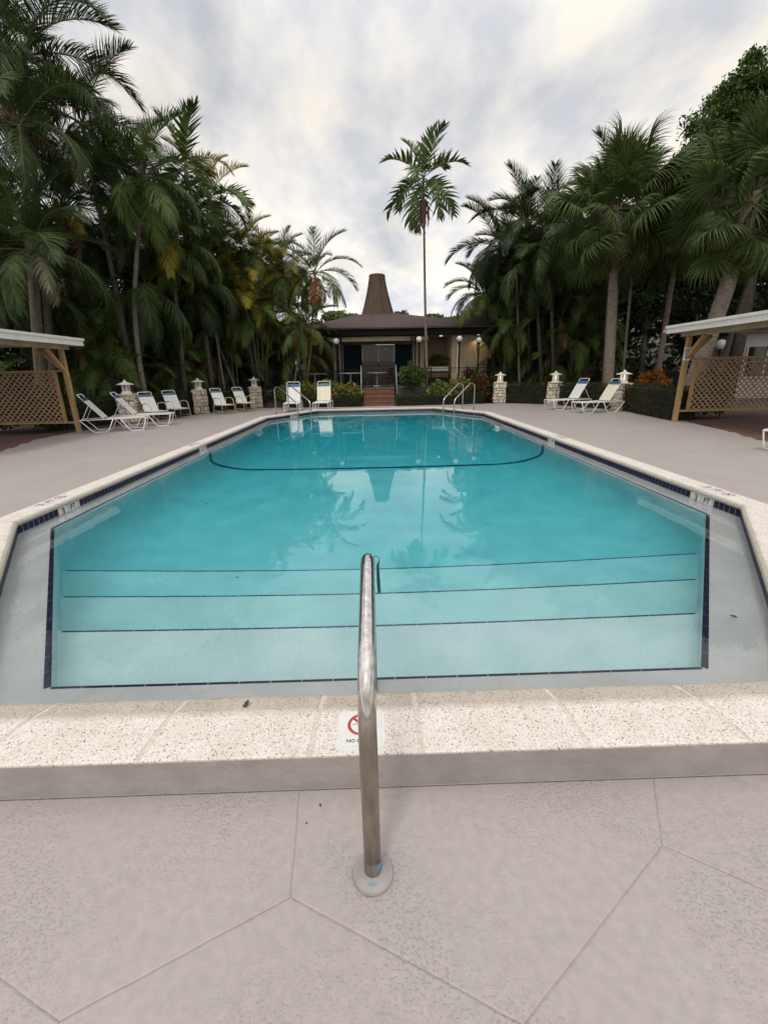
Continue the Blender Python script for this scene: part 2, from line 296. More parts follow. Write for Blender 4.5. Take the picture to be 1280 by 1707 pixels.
def put(name, me, parent=None, loc=None, rot=None, scale=None, mw=None, bevel=0, **k):
    o = bpy.data.objects.new(name, me); COL.objects.link(o)
    if parent: o.parent = parent
    if mw is not None: o.matrix_basis = mw
    if loc is not None: o.location = loc
    if rot is not None: o.rotation_euler = rot
    if scale is not None: o.scale = scale if hasattr(scale, '__len__') else (scale,)*3
    if bevel:
        b = o.modifiers.new('bevel', 'BEVEL'); b.width = bevel; b.segments = 2; b.limit_method = 'ANGLE'; b.angle_limit = R(40)
    return props(o, **k)
def root(name, loc, rz=0, **k): return put(name, None, None, loc=loc, rot=(0, 0, rz), **k)
def copy_tree(o, parent=None):
    c = o.copy(); COL.objects.link(c); c.parent = parent
    for ch in list(o.children): copy_tree(ch, c)
    return c
def text(name, body, size, m, parent, loc, rot, depth=.0006, align='CENTER'):
    cu = bpy.data.curves.new(name, 'FONT'); cu.body = body; cu.size = size; cu.extrude = depth; cu.align_x = align; cu.align_y = 'CENTER'; cu.offset = size*.018
    cu.materials.append(M[m]); tmp = bpy.data.objects.new(name, cu); COL.objects.link(tmp); dg = bpy.context.evaluated_depsgraph_get()
    me = bpy.data.meshes.new_from_object(tmp.evaluated_get(dg)); bpy.data.objects.remove(tmp); me.name = name
    return put(name, me, parent, loc=loc, rot=rot)
def smooth_path(pts, rad, seg=6):
    pts = [Vector(p) for p in pts]; out = [pts[0]]
    for i in range(1, len(pts)-1):
        a, b, c = pts[i-1], pts[i], pts[i+1]; r = rad if not hasattr(rad, '__len__') else rad[i-1]
        d1 = (a-b).normalized(); d2 = (c-b).normalized(); k = min(r, (a-b).length*.49, (c-b).length*.49)
        p, q = b+d1*k, b+d2*k
        for j in range(seg+1):
            t = j/seg; out.append(p*(1-t)**2+b*2*t*(1-t)+q*t*t)
    out.append(pts[-1]); return out
def offset_poly(P, ds):
    n = len(P); out = []
    for i in range(n):
        a, b, c = Vector(P[i-1]), Vector(P[i]), Vector(P[(i+1) % n]); d1 = (b-a).normalized(); d2 = (c-b).normalized()
        n1_ = Vector((-d1.y, d1.x)); n2_ = Vector((-d2.y, d2.x))     # inward for a CCW polygon
        p1 = a+n1_*ds[i-1]; p2 = b+n2_*ds[i]
        cr = d1.x*d2.y-d1.y*d2.x
        t = ((p2-p1).x*d2.y-(p2-p1).y*d2.x)/cr
        out.append(p1+d1*t)
    return out
def sheet(name, outer, holes, z, m, **k):
    polys = [[Vector((x, y, 0)) for x, y in outer]]+[[Vector((x, y, 0)) for x, y in h] for h in holes]
    tris = tessellate_polygon(polys); vs = [(v.x, v.y, z) for p in polys for v in p]
    me = bpy.data.meshes.new(name); me.from_pydata(vs, [], [tuple(t) for t in tris]); me.materials.append(M[m])
    bm = bmesh.new(); bm.from_mesh(me); bmesh.ops.recalc_face_normals(bm, faces=bm.faces)
    if sum(f.normal.z for f in bm.faces) < 0: bmesh.ops.reverse_faces(bm, faces=bm.faces)
    bm.to_mesh(me); bm.free(); return put(name, me, **k)
S = dict(kind='structure')

# ------------------------------------------------------------------ pool outline (CCW, inner wall face)
P = [(-1.90, 1.628), (1.93, 1.628), (3.74, 4.20), (3.74, 15.3), (2.35, 17.9), (-2.27, 17.9), (-3.68, 15.3), (-3.66, 4.25)]
EDGE_IN = [.26, .30, .22, .25, .25, .25, .22, .30]
BASIN = offset_poly(P, EDGE_IN); BASIN[1] = Vector((1.69, 1.92)); BASIN[2] = Vector((3.50, 4.36)); BASIN[0] = Vector((-1.71, 1.92))
OUT = offset_poly(P, [-.358, -.27, -.25, -.27, -.29, -.27, -.25, -.27])
CT = .15
NEAR = [(-2.3, -.9), (2.3, -.9), (2.3, OUT[0].y), (-2.3, OUT[0].y)]
# ground, far and near
sheet('ground', [(-300, -60), (300, -60), (300, 600), (-300, 600)], [], -.25 if False else -.03, 'soil', **S) if False else None
g_out = [(-200, -40), (200, -40), (200, 400), (-200, 400)]
deck_outline = [(-9.6, -6), (9.8, -6), (8.35, 9.0), (8.62, 11.0), (9.1, 13.2), (9.15, 16.6), (8.1, 20.3), (6.2, 21.6), (-5.6, 21.8), (-7.0, 20.2), (-8.1, 16.0), (-9.0, 13.2), (-8.95, 11.0), (-8.1, 9.3)]
outp = [(v.x, v.y) for v in OUT]
sheet('ground', g_out, [outp], -.012, 'soil', **S)
sheet('pool_deck', deck_outline, [[(v[0], v[1]) for v in (outp)], [(-1.6, -.75), (-1.6, OUT[0].y-.004), (1.7, OUT[0].y-.004), (1.7, -.75)]], 0, 'deck', **S)
# painted flagstones scored into the near deck
slab = root('deck_flagstones', (0, 0, 0), **S)
bed = MB().box((-1.6, -.75, -.05), (1.7, OUT[0].y-.004, -.0035)); bed.obj('joint_bed', 'deck', slab)
T = OUT[0].y-.004
nA, nAu, nB, nC, nD, nDu, nE, nF = (-.29,.91), (-.32,T), (-.81,.66), (.32,.62), (.91,1.02), (1.03,T), (1.7,.53), (-1.6,.98)
nB2, nC2, nE2 = (-.84,.05), (.38,.0), (1.25,.25)
slabs = [[nF, nB, nA, nAu, (-1.6, T)], [nA, nC, nD, nDu, nAu], [nD, nE, (1.7, T), nDu], [(-1.6,-.2), nB2, nB, nF], [nB2, nC2, nC, nA, nB],
         [nC2, nE2, nE, nD, nC], [(-1.6,-.75), (-.5,-.75), nB2, (-1.6,-.2)], [(-.5,-.75), (.9,-.75), nE2, nC2, nB2], [(.9,-.75), (1.7,-.75), nE, nE2]]
for poly in slabs:
    cx_ = sum(p[0] for p in poly)/len(poly); cy_ = sum(p[1] for p in poly)/len(poly)
    a2 = sum(poly[i][0]*poly[(i+1) % len(poly)][1]-poly[(i+1) % len(poly)][0]*poly[i][1] for i in range(len(poly)))
    if a2 < 0: poly = poly[::-1]
    # wobble each edge a little so that the joints are not ruler-straight
    pts = []
    for i in range(len(poly)):
        a, b = Vector(poly[i]), Vector(poly[(i+1) % len(poly)]); key = tuple(sorted((tuple(a), tuple(b))))
        rr = random.Random(str(key)); nseg = 10; d = (b-a); nn = Vector((-d.y, d.x)).normalized()
        if tuple(a) > tuple(b): nn = -nn
        edge = abs(d.x) < 1e-6 or abs(d.y) < 1e-6
        offs = [0]+[0 if edge else rr.uniform(-.0013, .0013) for _ in range(nseg-1)]
        fr = list(range(nseg))
        if tuple(a) > tuple(b): offs = [0]+offs[:0:-1]
        for q in fr: pts.append(a+d*q/nseg+nn*offs[q])
    ins = offset_poly([tuple(p) for p in pts], [.0016]*len(pts)) if False else pts
    c = Vector((cx_, cy_)); ins = []
    for i, p in enumerate(pts):
        t_ = (pts[(i+1) % len(pts)]-pts[i-1]).normalized(); ins.append(p+Vector((-t_.y, t_.x))*.0010)
    mb = MB(); n_ = len(ins); ins2 = []
    for i, p in enumerate(ins):
        t_ = (ins[(i+1) % n_]-ins[i-1]).normalized(); ins2.append(p+Vector((-t_.y, t_.x))*.005)
    mb.v = [(p.x, p.y, -.02) for p in ins]+[(p.x, p.y, -.002) for p in ins]+[(p.x, p.y, 0) for p in ins2]
    for k in (0, n_):
        for i in range(n_): mb.f.append((k+i, k+(i+1) % n_, k+n_+(i+1) % n_, k+n_+i))
    mb.f.append(tuple(2*n_+i for i in range(n_)))
    mb.obj('flagstone', 'deck', slab)

# brown paver floors under the two shelters (small pavers, too many and too flat to tell apart far off: laid in courses)
for sx, nm in ((-1, 'l'), (1, 'r')):
    fl = root('paver_floor', (0, 0, 0), **S)
    mb = MB()
    for iy in range(36):
        for ix in range(34):
            x = sx*(8.0+ix*.125+(iy % 2)*.06); y = 8.6+iy*.125
            lim = 8.05 if y < 9.2 else (8.05+(y-9.2)*.33 if y < 11.5 else 8.95)
            if abs(x) < lim+.05: continue
            mb.cbox((x, y, -.006+random.uniform(-.003, .003)), (.116, .116, .02))
    props(mb.obj('paver', 'brick', fl), kind='stuff')

# ------------------------------------------------------------------ pool: curb wall, coping, tile band, ledge, basin
mb = MB(); n = 8
curb = offset_poly(P, [-.36, -.24, -.22, -.24, -.26, -.24, -.22, -.24]) if False else OUT
A = [(v.x, v.y) for v in OUT]
cb_ = root('pool_curb', (0, 0, 0), **S)
def ring(name, m, a, za, b, zb, parent, close=True):
    mb = MB(); k = len(a); mb.v = [(p[0], p[1], za) for p in a]+[(p[0], p[1], zb) for p in b]
    for i in range(k): mb.f.append((i, (i+1) % k, k+(i+1) % k, k+i))
    return mb.obj(name, m, parent)
ring('curb_face', 'riser', A, -.06, A, CT-.004, cb_)
ins_ = [(v.x, v.y) for v in offset_poly(P, [-.02]*8)]
ring('wall_band', 'grout', [(v.x, v.y) for v in P and [Vector(p) for p in P]], -.06, P, .100, cb_)

cop = root('pool_coping', (0, 0, 0), **S)
def coping_edge(i, first=None):
    a, b = Vector(P[i]), Vector(P[(i+1) % 8]); ao, bo = OUT[i], OUT[(i+1) % 8]
    tip = offset_poly(P, [.022]*8); at_, bt = tip[i], tip[(i+1) % 8]
    L_ = (b-a).length; nb = max(2, round(L_/.60)); cuts = [j/nb for j in range(nb+1)]
    if i == 0: cuts = [0, .115, .268, .428, .533, .691, .845, 1]
    if i == 0: prof = [(.012, .09), (.012, CT-.010), (.022, CT-.003), (.035, CT), (.58, CT), (.62, CT-.004), (.93, CT-.028), (.985, CT-.038), (1.0, CT-.048), (.985, CT-.062), (.9, CT-.064)]
    else: prof = [(.02, .09), (.02, CT-.012), (.03, CT-.003), (.05, CT), (.78, CT), (.90, CT-.006), (.975, CT-.02), (1.0, CT-.036), (.99, CT-.052), (.95, CT-.058), (.86, CT-.0585)]
    def prism(ta, tb, dz, nm, m, par):
        rows = []
        for t in (ta, tb):
            O = ao.lerp(bo, t); I = at_.lerp(bt, t)
            rows.append([(*(O.lerp(I, min(f_, 1-dz*.8) if dz else f_)), z-(dz if z > .1 else 0)) for f_, z in prof])
        k = len(prof); mb = MB(); mb.v = rows[0]+rows[1]
        for q in range(k-1): mb.f.append((q, q+k, q+1+k, q+1))
        mb.f.append(tuple(range(k))); mb.f.append(tuple(range(2*k-1, k-1, -1)))
        me = mb.mesh(nm, m); bm = bmesh.new(); bm.from_mesh(me); bmesh.ops.recalc_face_normals(bm, faces=bm.faces); bm.to_mesh(me); bm.free()
        return put(nm, me, par)
    g = .011 if i == 0 else .006
    for j in range(len(cuts)-1):
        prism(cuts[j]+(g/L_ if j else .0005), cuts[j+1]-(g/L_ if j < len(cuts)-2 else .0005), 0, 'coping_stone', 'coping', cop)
        if j: prism(cuts[j]-(g+.001)/L_, cuts[j]+(g+.001)/L_, .0022, 'coping_joint', 'cgrout', cop)
for i in range(8): coping_edge(i)

# water-line tiles
tb = root('waterline_tiles', (0, 0, 0), **S)
TW, TH = .0675, .076
tm = MB().box((-TW/2, -.004, -TH/2), (TW/2, .0008, TH/2)).mesh('tile', 'tile')
mark_spots = {2: [((3.74, 4.76), '3'), ((3.74, 9.25), '5')], 6: [((-3.665, 5.02), '3'), ((-3.67, 9.35), '5')], 5: [((-3.0, 16.55), '8')]}
far_tiles = MB(); cnt = 0
for i in (2, 6, 7, 1, 3, 4, 5, 0):
    a, b = Vector(P[i]), Vector(P[(i+1) % 8]); d = (b-a).normalized(); nin = Vector((-d.y, d.x)); Ln = (b-a).length; nt_ = int(Ln/.0757)
    ang = math.atan2(nin.y, nin.x)-math.pi/2
    for j in range(nt_):
        c = a+d*(Ln*(j+.5)/nt_)
        if any((c-Vector(s[0])).length < .185 for s in mark_spots.get(i, [])): continue
        pos = c+nin*.003
        if cnt < 296 and i in (2, 6):
            put('tile', tm, tb, loc=(pos.x, pos.y, .047), rot=(0, 0, ang)); cnt += 1
        else: far_tiles.cbox((pos.x, pos.y, .047), (TW, .004, TH), ang)
    for (sp, ch) in mark_spots.get(i, []):
        sp = Vector(sp); s_ = 1
        for k, off in ((0, -.085), (1, .085)):
            # read from inside the pool: the reader looks along -nin, right hand side is -d
            c = sp-d*off*1.0
            pos = c+nin*.004
            t_ = put('marker_tile', MB().box((-.080, -.004, -.078), (.080, .008, .05)).mesh('marker_tile', 'tilew'), tb, loc=(pos.x, pos.y, .045), rot=(0, 0, ang))
            # text faces the pool: front normal = +nin ; local y = nin
            text('lettering', ch if k == 0 else 'FT', .105 if k == 0 else .088, 'ink', t_, (0 if k else 0, .0092, .000 if k else -.008), (math.pi/2, 0, math.pi))
props(far_tiles.obj('far_tiles', 'tile', tb), kind='stuff')

# depth numbers and no-diving marks set flat in the coping
def flat_mark(loc, rz, ch):
    t_ = put('coping_marker', MB().box((-.24, -.075, -.004), (.24, .075, .0012)).mesh('coping_marker', 'tilew'), cop, loc=loc, rot=(0, 0, rz))
    text('lettering', ch, .12, 'ink', t_, (-.17, 0, .0014), (0, 0, 0)); text('lettering', 'FT', .10, 'ink', t_, (-.02, 0, .0014), (0, 0, 0))
    rg = MB(); n3 = 24
    for q in range(n3):
        t0 = 2*math.pi*q/n3; c0, s0 = math.cos(t0), math.sin(t0); rg.v += [(.060*c0, .060*s0, .0019), (.050*c0, .050*s0, .0019)]
    for q in range(n3): u = 2*((q+1) % n3); rg.f.append((2*q, u, u+1, 2*q+1))
    rg.beam((-.036, .036, .0014), (.036, -.036, .0014), .009, .001)
    put('no_diving_ring', rg.mesh('no_diving_ring', 'red'), t_, loc=(.155, 0, .0002))
    mbx = MB().beam((-.03, .005, .0014), (.02, .012, .0014), .010, .001).beam((-.035, -.02, .0014), (.035, -.02, .0014), .006, .001)
    put('diver', mbx.mesh('diver', 'ink'), t_, loc=(.155, 0, .0002))
flat_mark((-3.80, 4.98, CT+.002), -math.pi/2+math.pi, '3'); flat_mark((3.87, 4.72, CT+.002), -math.pi/2, '3')
flat_mark((-3.80, 9.2, CT+.002), math.pi/2, '5'); flat_mark((3.87, 9.1, CT+.002), -math.pi/2, '5')
# the NO DIVING tile on the near coping (thing of its own)
nd = root('no_diving_tile', (-.085, 1.398, CT+.001), label='white square tile with red no diving symbol set in the near coping', cat='warning tile')
pt = MB()
for k in range(24):
    pass
pat = MB(); rr = random.Random(3); ring_p = [(1.0+rr.uniform(-.05, .08)) for _ in range(28)]
pv = []
for k in range(28):
    t_ = 2*math.pi*k/28; c_, s_ = math.cos(t_), math.sin(t_); q = min(1/max(abs(c_), 1e-3), 1/max(abs(s_), 1e-3)); pv.append((c_*q*.092*ring_p[k], s_*q*.099*ring_p[k], .0006))
pat.v = pv+[(x, y, -.004) for x, y, z in pv]; pat.f = [tuple(range(28))]+[(k, k+28, (k+1) % 28+28, (k+1) % 28) for k in range(28)]
pat.obj('mortar_patch', 'tilew', nd)
MB().box((-.078, -.088, -.004), (.078, .088, .0035)).obj('plate', 'tilew', nd, bevel=.001)
ri = MB(); NN = 40
for r0, r1 in ((.056, .044),):
    for k in range(NN):
        t_ = 2*math.pi*k/NN; ri.v += [(r0*math.cos(t_), r0*math.sin(t_), .0040), (r1*math.cos(t_), r1*math.sin(t_), .0040), (r0*math.cos(t_), r0*math.sin(t_), .0030), (r1*math.cos(t_), r1*math.sin(t_), .0030)]
    for k in range(NN):
        a_ = 4*k; b_ = 4*((k+1) % NN); ri.f += [(a_, b_, b_+1, a_+1), (a_, a_+2, b_+2, b_), (a_+1, b_+1, b_+3, a_+3)]
ri.beam((-.034, .034, .0038), (.034, -.034, .0038), .011, .0012)
put('prohibition_ring', ri.mesh('prohibition_ring', 'red'), nd, loc=(0, .020, 0))
dv = MB().beam((-.038, 0, .0036), (-.012, .004, .0036), .0025, .0008).beam((-.012, .004, .0036), (.016, -.014, .0036), .011, .0008).beam((.0, -.03, .0036), (.034, -.03, .0036), .004, .0008)
dv.lathe([(.006, 0), (.006, .0008)], (.024, -.006, .0034), 10)
put('diver_figure', dv.mesh('diver_figure', 'ink'), nd, loc=(0, .020, 0))
text('lettering', 'NO DIVING', .0215, 'ink', nd, (0, -.062, .0037), (0, 0, 0), .0003)

# ledge under shallow water
lg = root('pool_ledge', (0, 0, 0), **S)
BZ = -.045
Bp = [(v.x, v.y) for v in BASIN]
mb = MB(); k = 8
mid = [(p[0]*.72+q[0]*.28, p[1]*.72+q[1]*.28) for p, q in zip(P, Bp)]
mb.v = [(p[0], p[1], -.028) for p in P]+[(p[0], p[1], -.032) for p in mid]+[(p[0], p[1], BZ) for p in Bp]
for o_ in (0, 8):
    for i in range(k): mb.f.append((o_+i, o_+(i+1) % k, o_+k+(i+1) % k, o_+k+i))
mb.obj('ledge_top', 'ledge', lg)
def strip_tiles(a, b, wdt, z, off, parent, name='trim_tile', pitch=.163, side=1):
    a, b = Vector(a), Vector(b); d = (b-a).normalized(); nin = Vector((-d.y, d.x))*side; Ln = (b-a).length; nn = max(1, round(Ln/pitch))
    me = MB().box((-Ln/nn/2+.0022, -wdt/2, -.006), (Ln/nn/2-.0022, wdt/2, .004)).mesh(name, 'tile_b' if name == 'step_tile' else 'tile')
    for j in range(nn):
        c = a+d*(Ln*(j+.5)/nn)+nin*off; put(name, me, parent, loc=(c.x, c.y, z), rot=(0, 0, math.atan2(d.y, d.x)))
for i in range(8):
    strip_tiles(Bp[i], Bp[(i+1) % 8], .016 if i == 0 else .033, BZ, -.009 if i == 0 else -.017, lg)
rf = MB()
for sx, px, py in ((-1, -3.34, 3.95), (1, 3.42, 3.92)):
    t_ = MB()
    for q in ((-.05, -.05, .05, -.05), (.05, -.05, .05, .05), (.05, .05, -.05, .05), (-.05, .05, -.05, -.05)): t_.beam((q[0], q[1], 0), (q[2], q[3], 0), .014, .008)
    put('return_cover', t_.mesh('return_cover', 'tilew'), lg, loc=(px, py, -.026))

# basin shell: three broad steps, then a coved bowl
bs = root('pool_basin', (0, 0, 0), **S)
x0l, x0r = Bp[0][0], Bp[1][0]; yn = Bp[0][1]
def wl(Y):   # left / right basin wall at Y
    def seg(pts):
        for (xa, ya), (xb, yb) in zip(pts[:-1], pts[1:]):
            if ya-1e-6 <= Y <= yb+1e-6: return xa+(xb-xa)*(Y-ya)/(yb-ya)
    return seg([Bp[0], Bp[7], Bp[6], Bp[5]]), seg([Bp[1], Bp[2], Bp[3], Bp[4]])
STEPS = [(yn, 2.63, -.30), (2.63, 3.33, -.60), (3.33, 4.06, -.92)]
mb = MB(); zprev = BZ
for (ya, yb, z) in STEPS:
    la, ra = wl(ya); lb, rb = wl(yb); s_ = .02
    mb.add([(la, ya, zprev), (ra, ya, zprev), (ra-.0, ya, z), (la, ya, z)], [(0, 3, 2, 1)])
    mb.add([(la, ya, z), (ra, ya, z), (rb, yb, z), (lb, yb, z)], [(0, 1, 2, 3)])
    mb.add([(la, ya, BZ-.002), (lb, yb, BZ-.002), (lb, yb, z), (la, ya, z)], [(0, 1, 2, 3)]); mb.add([(ra, ya, BZ-.002), (rb, yb, BZ-.002), (rb, yb, z), (ra, ya, z)], [(3, 2, 1, 0)])
    zprev = z
    strip_tiles((lb+.04, yb), (rb-.04, yb), .013, z+.001, -.012, bs, 'step_tile', side=1)
mb.obj('steps', 'basin', bs)
def floor_z(Y):
    if Y < 9: return -(1.25+(Y-4.06)*.115)
    return -(1.82+min(Y-9, 4.5)*.17)
def section(Y, ins=0):
    l, r = wl(Y); l += ins; r -= ins; zf_ = floor_z(Y)+ins; rad = min(.95, .25+(Y-4.06)*.18, (r-l)/2-.2); pts = []
    if Y > 16.5: rad = min(rad, .6)
    pts.append((l, BZ-.002)); pts.append((l, zf_+rad))
    for q in range(1, 9): t_ = q*math.pi/16; pts.append((l+rad*(1-math.cos(t_)), zf_+rad*(1-math.sin(t_))))
    for q in range(8, 0, -1): t_ = q*math.pi/16; pts.append((r-rad*(1-math.cos(t_)), zf_+rad*(1-math.sin(t_))))
    pts.append((r, zf_+rad)); pts.append((r, BZ-.002)); return pts
Ys = [4.06, Bp[2][1], 5.5, 6.5, 7.5, 8.5, 9, 9.5, 10.5, 11.5, 12.5, 13.5, 14.5, min(Bp[3][1], Bp[6][1]), max(Bp[3][1], Bp[6][1])+.001, 16, 16.6, 17.2, Bp[4][1]-.001]
Ys = sorted(Ys); mb = MB(); K = len(section(5))
for Y in Ys: mb.v += [(x, Y, z) for x, z in section(Y)]
for i in range(len(Ys)-1):
    for j in range(K-1): a = i*K+j; mb.f.append((a, a+1, a+1+K, a+K))
mb.f.append(tuple((len(Ys)-1)*K+j for j in range(K)))
la, ra = wl(4.06); mb.add([(la, 4.06, -.92), (ra, 4.06, -.92)]+[(x, 4.061, z) for x, z in section(4.06)[::-1][1:-1]], [tuple(range(K))])
mb.obj('bowl', 'basin', bs, smooth=False)
mb = MB()
for Y in (9.02, 9.16): mb.v += [(x, Y, z) for x, z in section(Y, .006)]
for j in range(K-1): mb.f.append((j, j+1, j+1+K, j+K))
mb.obj('break_line', 'tile_b', bs)
# water body, closed
mb = MB(); WZ = .010; k = 8
pw = [(v.x, v.y) for v in offset_poly(P, [-.012]*8)]
mb.v = [(p[0], p[1], WZ) for p in pw]+[(p[0], p[1], -3.2) for p in pw]
mb.f = [tuple(range(8)), tuple(range(15, 7, -1))]+[(i, i+8, (i+1) % 8+8, (i+1) % 8) for i in range(8)]
mb.obj('pool_water', 'water', None, **S)

# ------------------------------------------------------------------ near grab rail
gr = root('grab_rail', (-.042, .965, 0), label='polished steel grab rail standing on round flange before the near coping', cat='handrail')
pth = smooth_path([(0, 0, .01), (0, .0, .70), (.004, .60, .885), (.014, .80, .55), (.02, .86, -.02)], [.16, .11, .15], 10)

sp_ = smooth_path([(0, 0, 0), (0, 0, .2), (0, 0, .685), (.0, .60, .845), (-.004, .80, .50), (-.006, .86, -.02)], [.01, .17, .11, .15], 12)
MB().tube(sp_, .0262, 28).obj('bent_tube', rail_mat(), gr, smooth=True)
MB().lathe([(.064, 0), (.065, .006), (.062, .013), (.048, .018), (.030, .022), (.0285, .023)], (0, 0, 0), 40).obj('flange', 'flange', gr, smooth=False)
MB().lathe([(.0267, .022), (.0271, .05), (.0267, .075)], (0, 0, 0), 24).obj('worn_sleeve', 'steel_dull', gr)
tp = MB()
for k in range(5):
    a0 = R(-62+k*9); a1 = R(-62+(k+1)*9); tp.add([(.0276*math.cos(a0), .0276*math.sin(a0), .042), (.0276*math.cos(a1), .0276*math.sin(a1), .042), (.0276*math.cos(a1), .0276*math.sin(a1), .075), (.0276*math.cos(a0), .0276*math.sin(a0), .072)], [(0, 1, 2, 3)])
tp.obj('blue_paint', 'blue_tape', gr); tp = MB()
tp.add([(-.012, -.040, .0208), (.012, -.041, .0206), (.010, -.046, .0192), (-.010, -.045, .0194)], [(3, 2, 1, 0)])
tp.obj('blue_paint', 'blue_tape', gr)
hk = root('hook_tag', (-.001, 1.60, 0), label='small dark green tag on a thin wire hook hanging beyond the rail top', cat='hook')
MB().tube(smooth_path([(-.022, 0, .795), (-.012, 0, .812), (.004, 0, .800), (.002, 0, .77)], .008, 5), .0022, 6).obj('wire', 'steel_dull', hk)
MB().add([(-.008, 0, .765), (.001, 0, .785), (.005, 0, .70), (.006, 0, .645), (-.006, 0, .645), (-.009, 0, .70), (-.008, .006, .765), (.001, .006, .785), (.005, .006, .70), (.006, .006, .645), (-.006, .006, .645), (-.009, .006, .70)],
         [(5, 4, 3, 2, 1, 0), (6, 7, 8, 9, 10, 11), (0, 1, 7, 6), (1, 2, 8, 7), (2, 3, 9, 8), (3, 4, 10, 9), (4, 5, 11, 10), (5, 0, 6, 11)]).obj('tag', mat('dark_green_tag', (.02, .06, .045), .5), hk)
# a dead leaf on the coping
lf = MB(); lf.v = [(0, -.022, .0), (.011, -.004, .006), (.009, .012, .004), (0, .024, .009), (-.010, .010, .006), (-.011, -.006, .002)]; lf.f = [(0, 1, 2, 3), (0, 3, 4, 5)]
put('dead_leaf', lf.mesh('dead_leaf', mat('leaf_litter', (.05, .04, .03), .8)), None, loc=(-.59, 1.565, CT-.012), rot=(R(14), 0, R(-20)), label='small curled dark leaf lying on near coping edge', cat='leaf')

# ------------------------------------------------------------------ ladder rails at the far corners
def ladder(name_lab, wa, wb, da, db):
    wa, wb, da, db = map(Vector, (wa, wb, da, db)); c = (wa+wb)/2
    r_ = root('ladder_rails', (0, 0, 0), label=name_lab, cat='pool ladder', group='steel ladder rails at far pool corners')
    for a, b in ((wa, da), (wb, db)):
        d = (b-a); 
        pts = smooth_path([(a.x, a.y, -.75), (a.x, a.y, .50), (a.x+d.x*.84, a.y+d.y*.84, 1.10), (b.x, b.y, 1.0), (b.x, b.y, 0.0)], [.12, .12, .10], 6)
        MB().tube(pts, .024, 10).obj('handrail', 'steel', r_, smooth=True)
        MB().lathe([(.055, 0), (.055, .012), (.03, .02)], (b.x, b.y, 0), 14).obj('flange', 'steel_dull', r_)
    for z in (-.15, -.42, -.68):
        MB().beam((wa.x, wa.y, z), (wb.x, wb.y, z), .08, .03).obj('tread', 'tilew', r_)
    MB().tube([(da.x+(wa.x-da.x)*.12, da.y+(wa.y-da.y)*.12, .22), (db.x+(wb.x-db.x)*.12, db.y+(wb.y-db.y)*.12, .22)], .012, 6).obj('crossbar', 'steel_dull', r_)
ladder('pair of slanted steel rails on the far right corner of the pool', (2.62, 17.10), (2.93, 16.50), (3.56, 18.15), (3.90, 17.60))
ladder('pair of slanted steel rails in front of the two facing loungers', (-2.85, 16.55), (-2.47, 17.25), (-3.90, 17.75), (-3.50, 18.35))

# ------------------------------------------------------------------ loungers and chairs
def straps_mesh(wd, th, m, name='strap'): return MB().box((-.018, -wd/2, -.004), (.018, wd/2, .004)).mesh(name, m)
def lounger(loc, rz, lab, band='teal', strap='strap', back=55):
    r_ = root('sun_lounger', loc, rz, label=lab, cat='sun lounger', group='white strap loungers round the pool')
    W_ = .31; ba = R(back); hx = -.12; zl = .37
    for s in (-1, 1):
        MB().tube([(-.72, s*W_, zl), (0, s*W_, zl), (.93, s*W_, zl)], .0135, 8).obj('side_rail', 'white', r_, smooth=True)
        for x0, x1, x2, x3 in ((.97, .86, .52, .30), (.12, -.06, -.42, -.72)):
            MB().tube(smooth_path([(x0, s*W_, zl), (x1, s*(W_+.015), .014), (x2, s*(W_+.015), .014), (x3, s*W_, zl)], .06, 4), .013, 8).obj('leg_hoop', 'white', r_, smooth=True)
    MB().tube(smooth_path([(.90, -W_, zl), (.99, -W_, zl), (.99, W_, zl), (.90, W_, zl)], .05, 4), .0135, 8).obj('foot_bar', 'white', r_, smooth=True)
    MB().tube([(-.72, -W_, zl), (-.72, W_, zl)], .0135, 8).obj('rear_bar', 'white', r_)
    Lb = .88; tx, tz = hx-math.cos(ba)*Lb, zl+.015+math.sin(ba)*Lb; wb = W_-.03
    MB().tube(smooth_path([(hx, -wb, zl+.015), (tx, -wb, tz), (tx, wb, tz), (hx, wb, zl+.015)], .07, 5), .0135, 8).obj('back_frame', 'white', r_, smooth=True)
    for s in (-1, 1): MB().tube([(hx-math.cos(ba)*.5, s*wb, zl+.015+math.sin(ba)*.5), (-.66, s*wb, zl)], .009, 6).obj('back_strut', 'white', r_)
    sm = straps_mesh(2*W_+.03, 0, strap); sb = straps_mesh(2*wb+.03, 0, strap); st = straps_mesh(2*wb+.03, 0, band)
    for j in range(22): put('strap', sm, r_, loc=(-.04+j*.0455, 0, zl+.018-.010*math.sin(j/21*math.pi)))
    for j in range(17):
        t_ = .03+j*.0445
        put('strap', st if j in (14, 15, 16) else sb, r_, loc=(hx-math.cos(ba)*t_, 0, zl+.033+math.sin(ba)*t_), rot=(0, ba, 0), label='dark blue-green head strap' if j >= 14 else None)
    return r_
lounger((-7.86, 13.40, 0), R(20), 'white lounger with teal head band nearest the left lattice shelter', 'teal', 'strap_c', 52)
lounger((-7.62, 14.62, 0), R(15), 'white lounger with navy blue head band, between left lounger and armchairs', 'blue', 'strap', 52)
lounger((7.72, 17.62, 0), R(193), 'white lounger with blue head band before the middle right stone pillar', 'blue', 'strap', 60)
lounger((8.15, 16.05, 0), R(190), 'white lounger with teal head band leaning near the closest right pillar', 'teal', 'strap_c', 60)
lounger((-3.52, 19.6, 0), R(-86), 'all white lounger with blue band facing the pool behind left ladder', 'blue', 'strap', 68)
lounger((-2.22, 19.6, 0), R(-92), 'cream lounger with teal band facing the pool left of brown steps', 'slate', 'strap_c', 68)
lounger((8.10, 7.70, 0), R(184), 'white lounger mostly cut off by the right edge of the photo', 'teal', 'strap', 50)

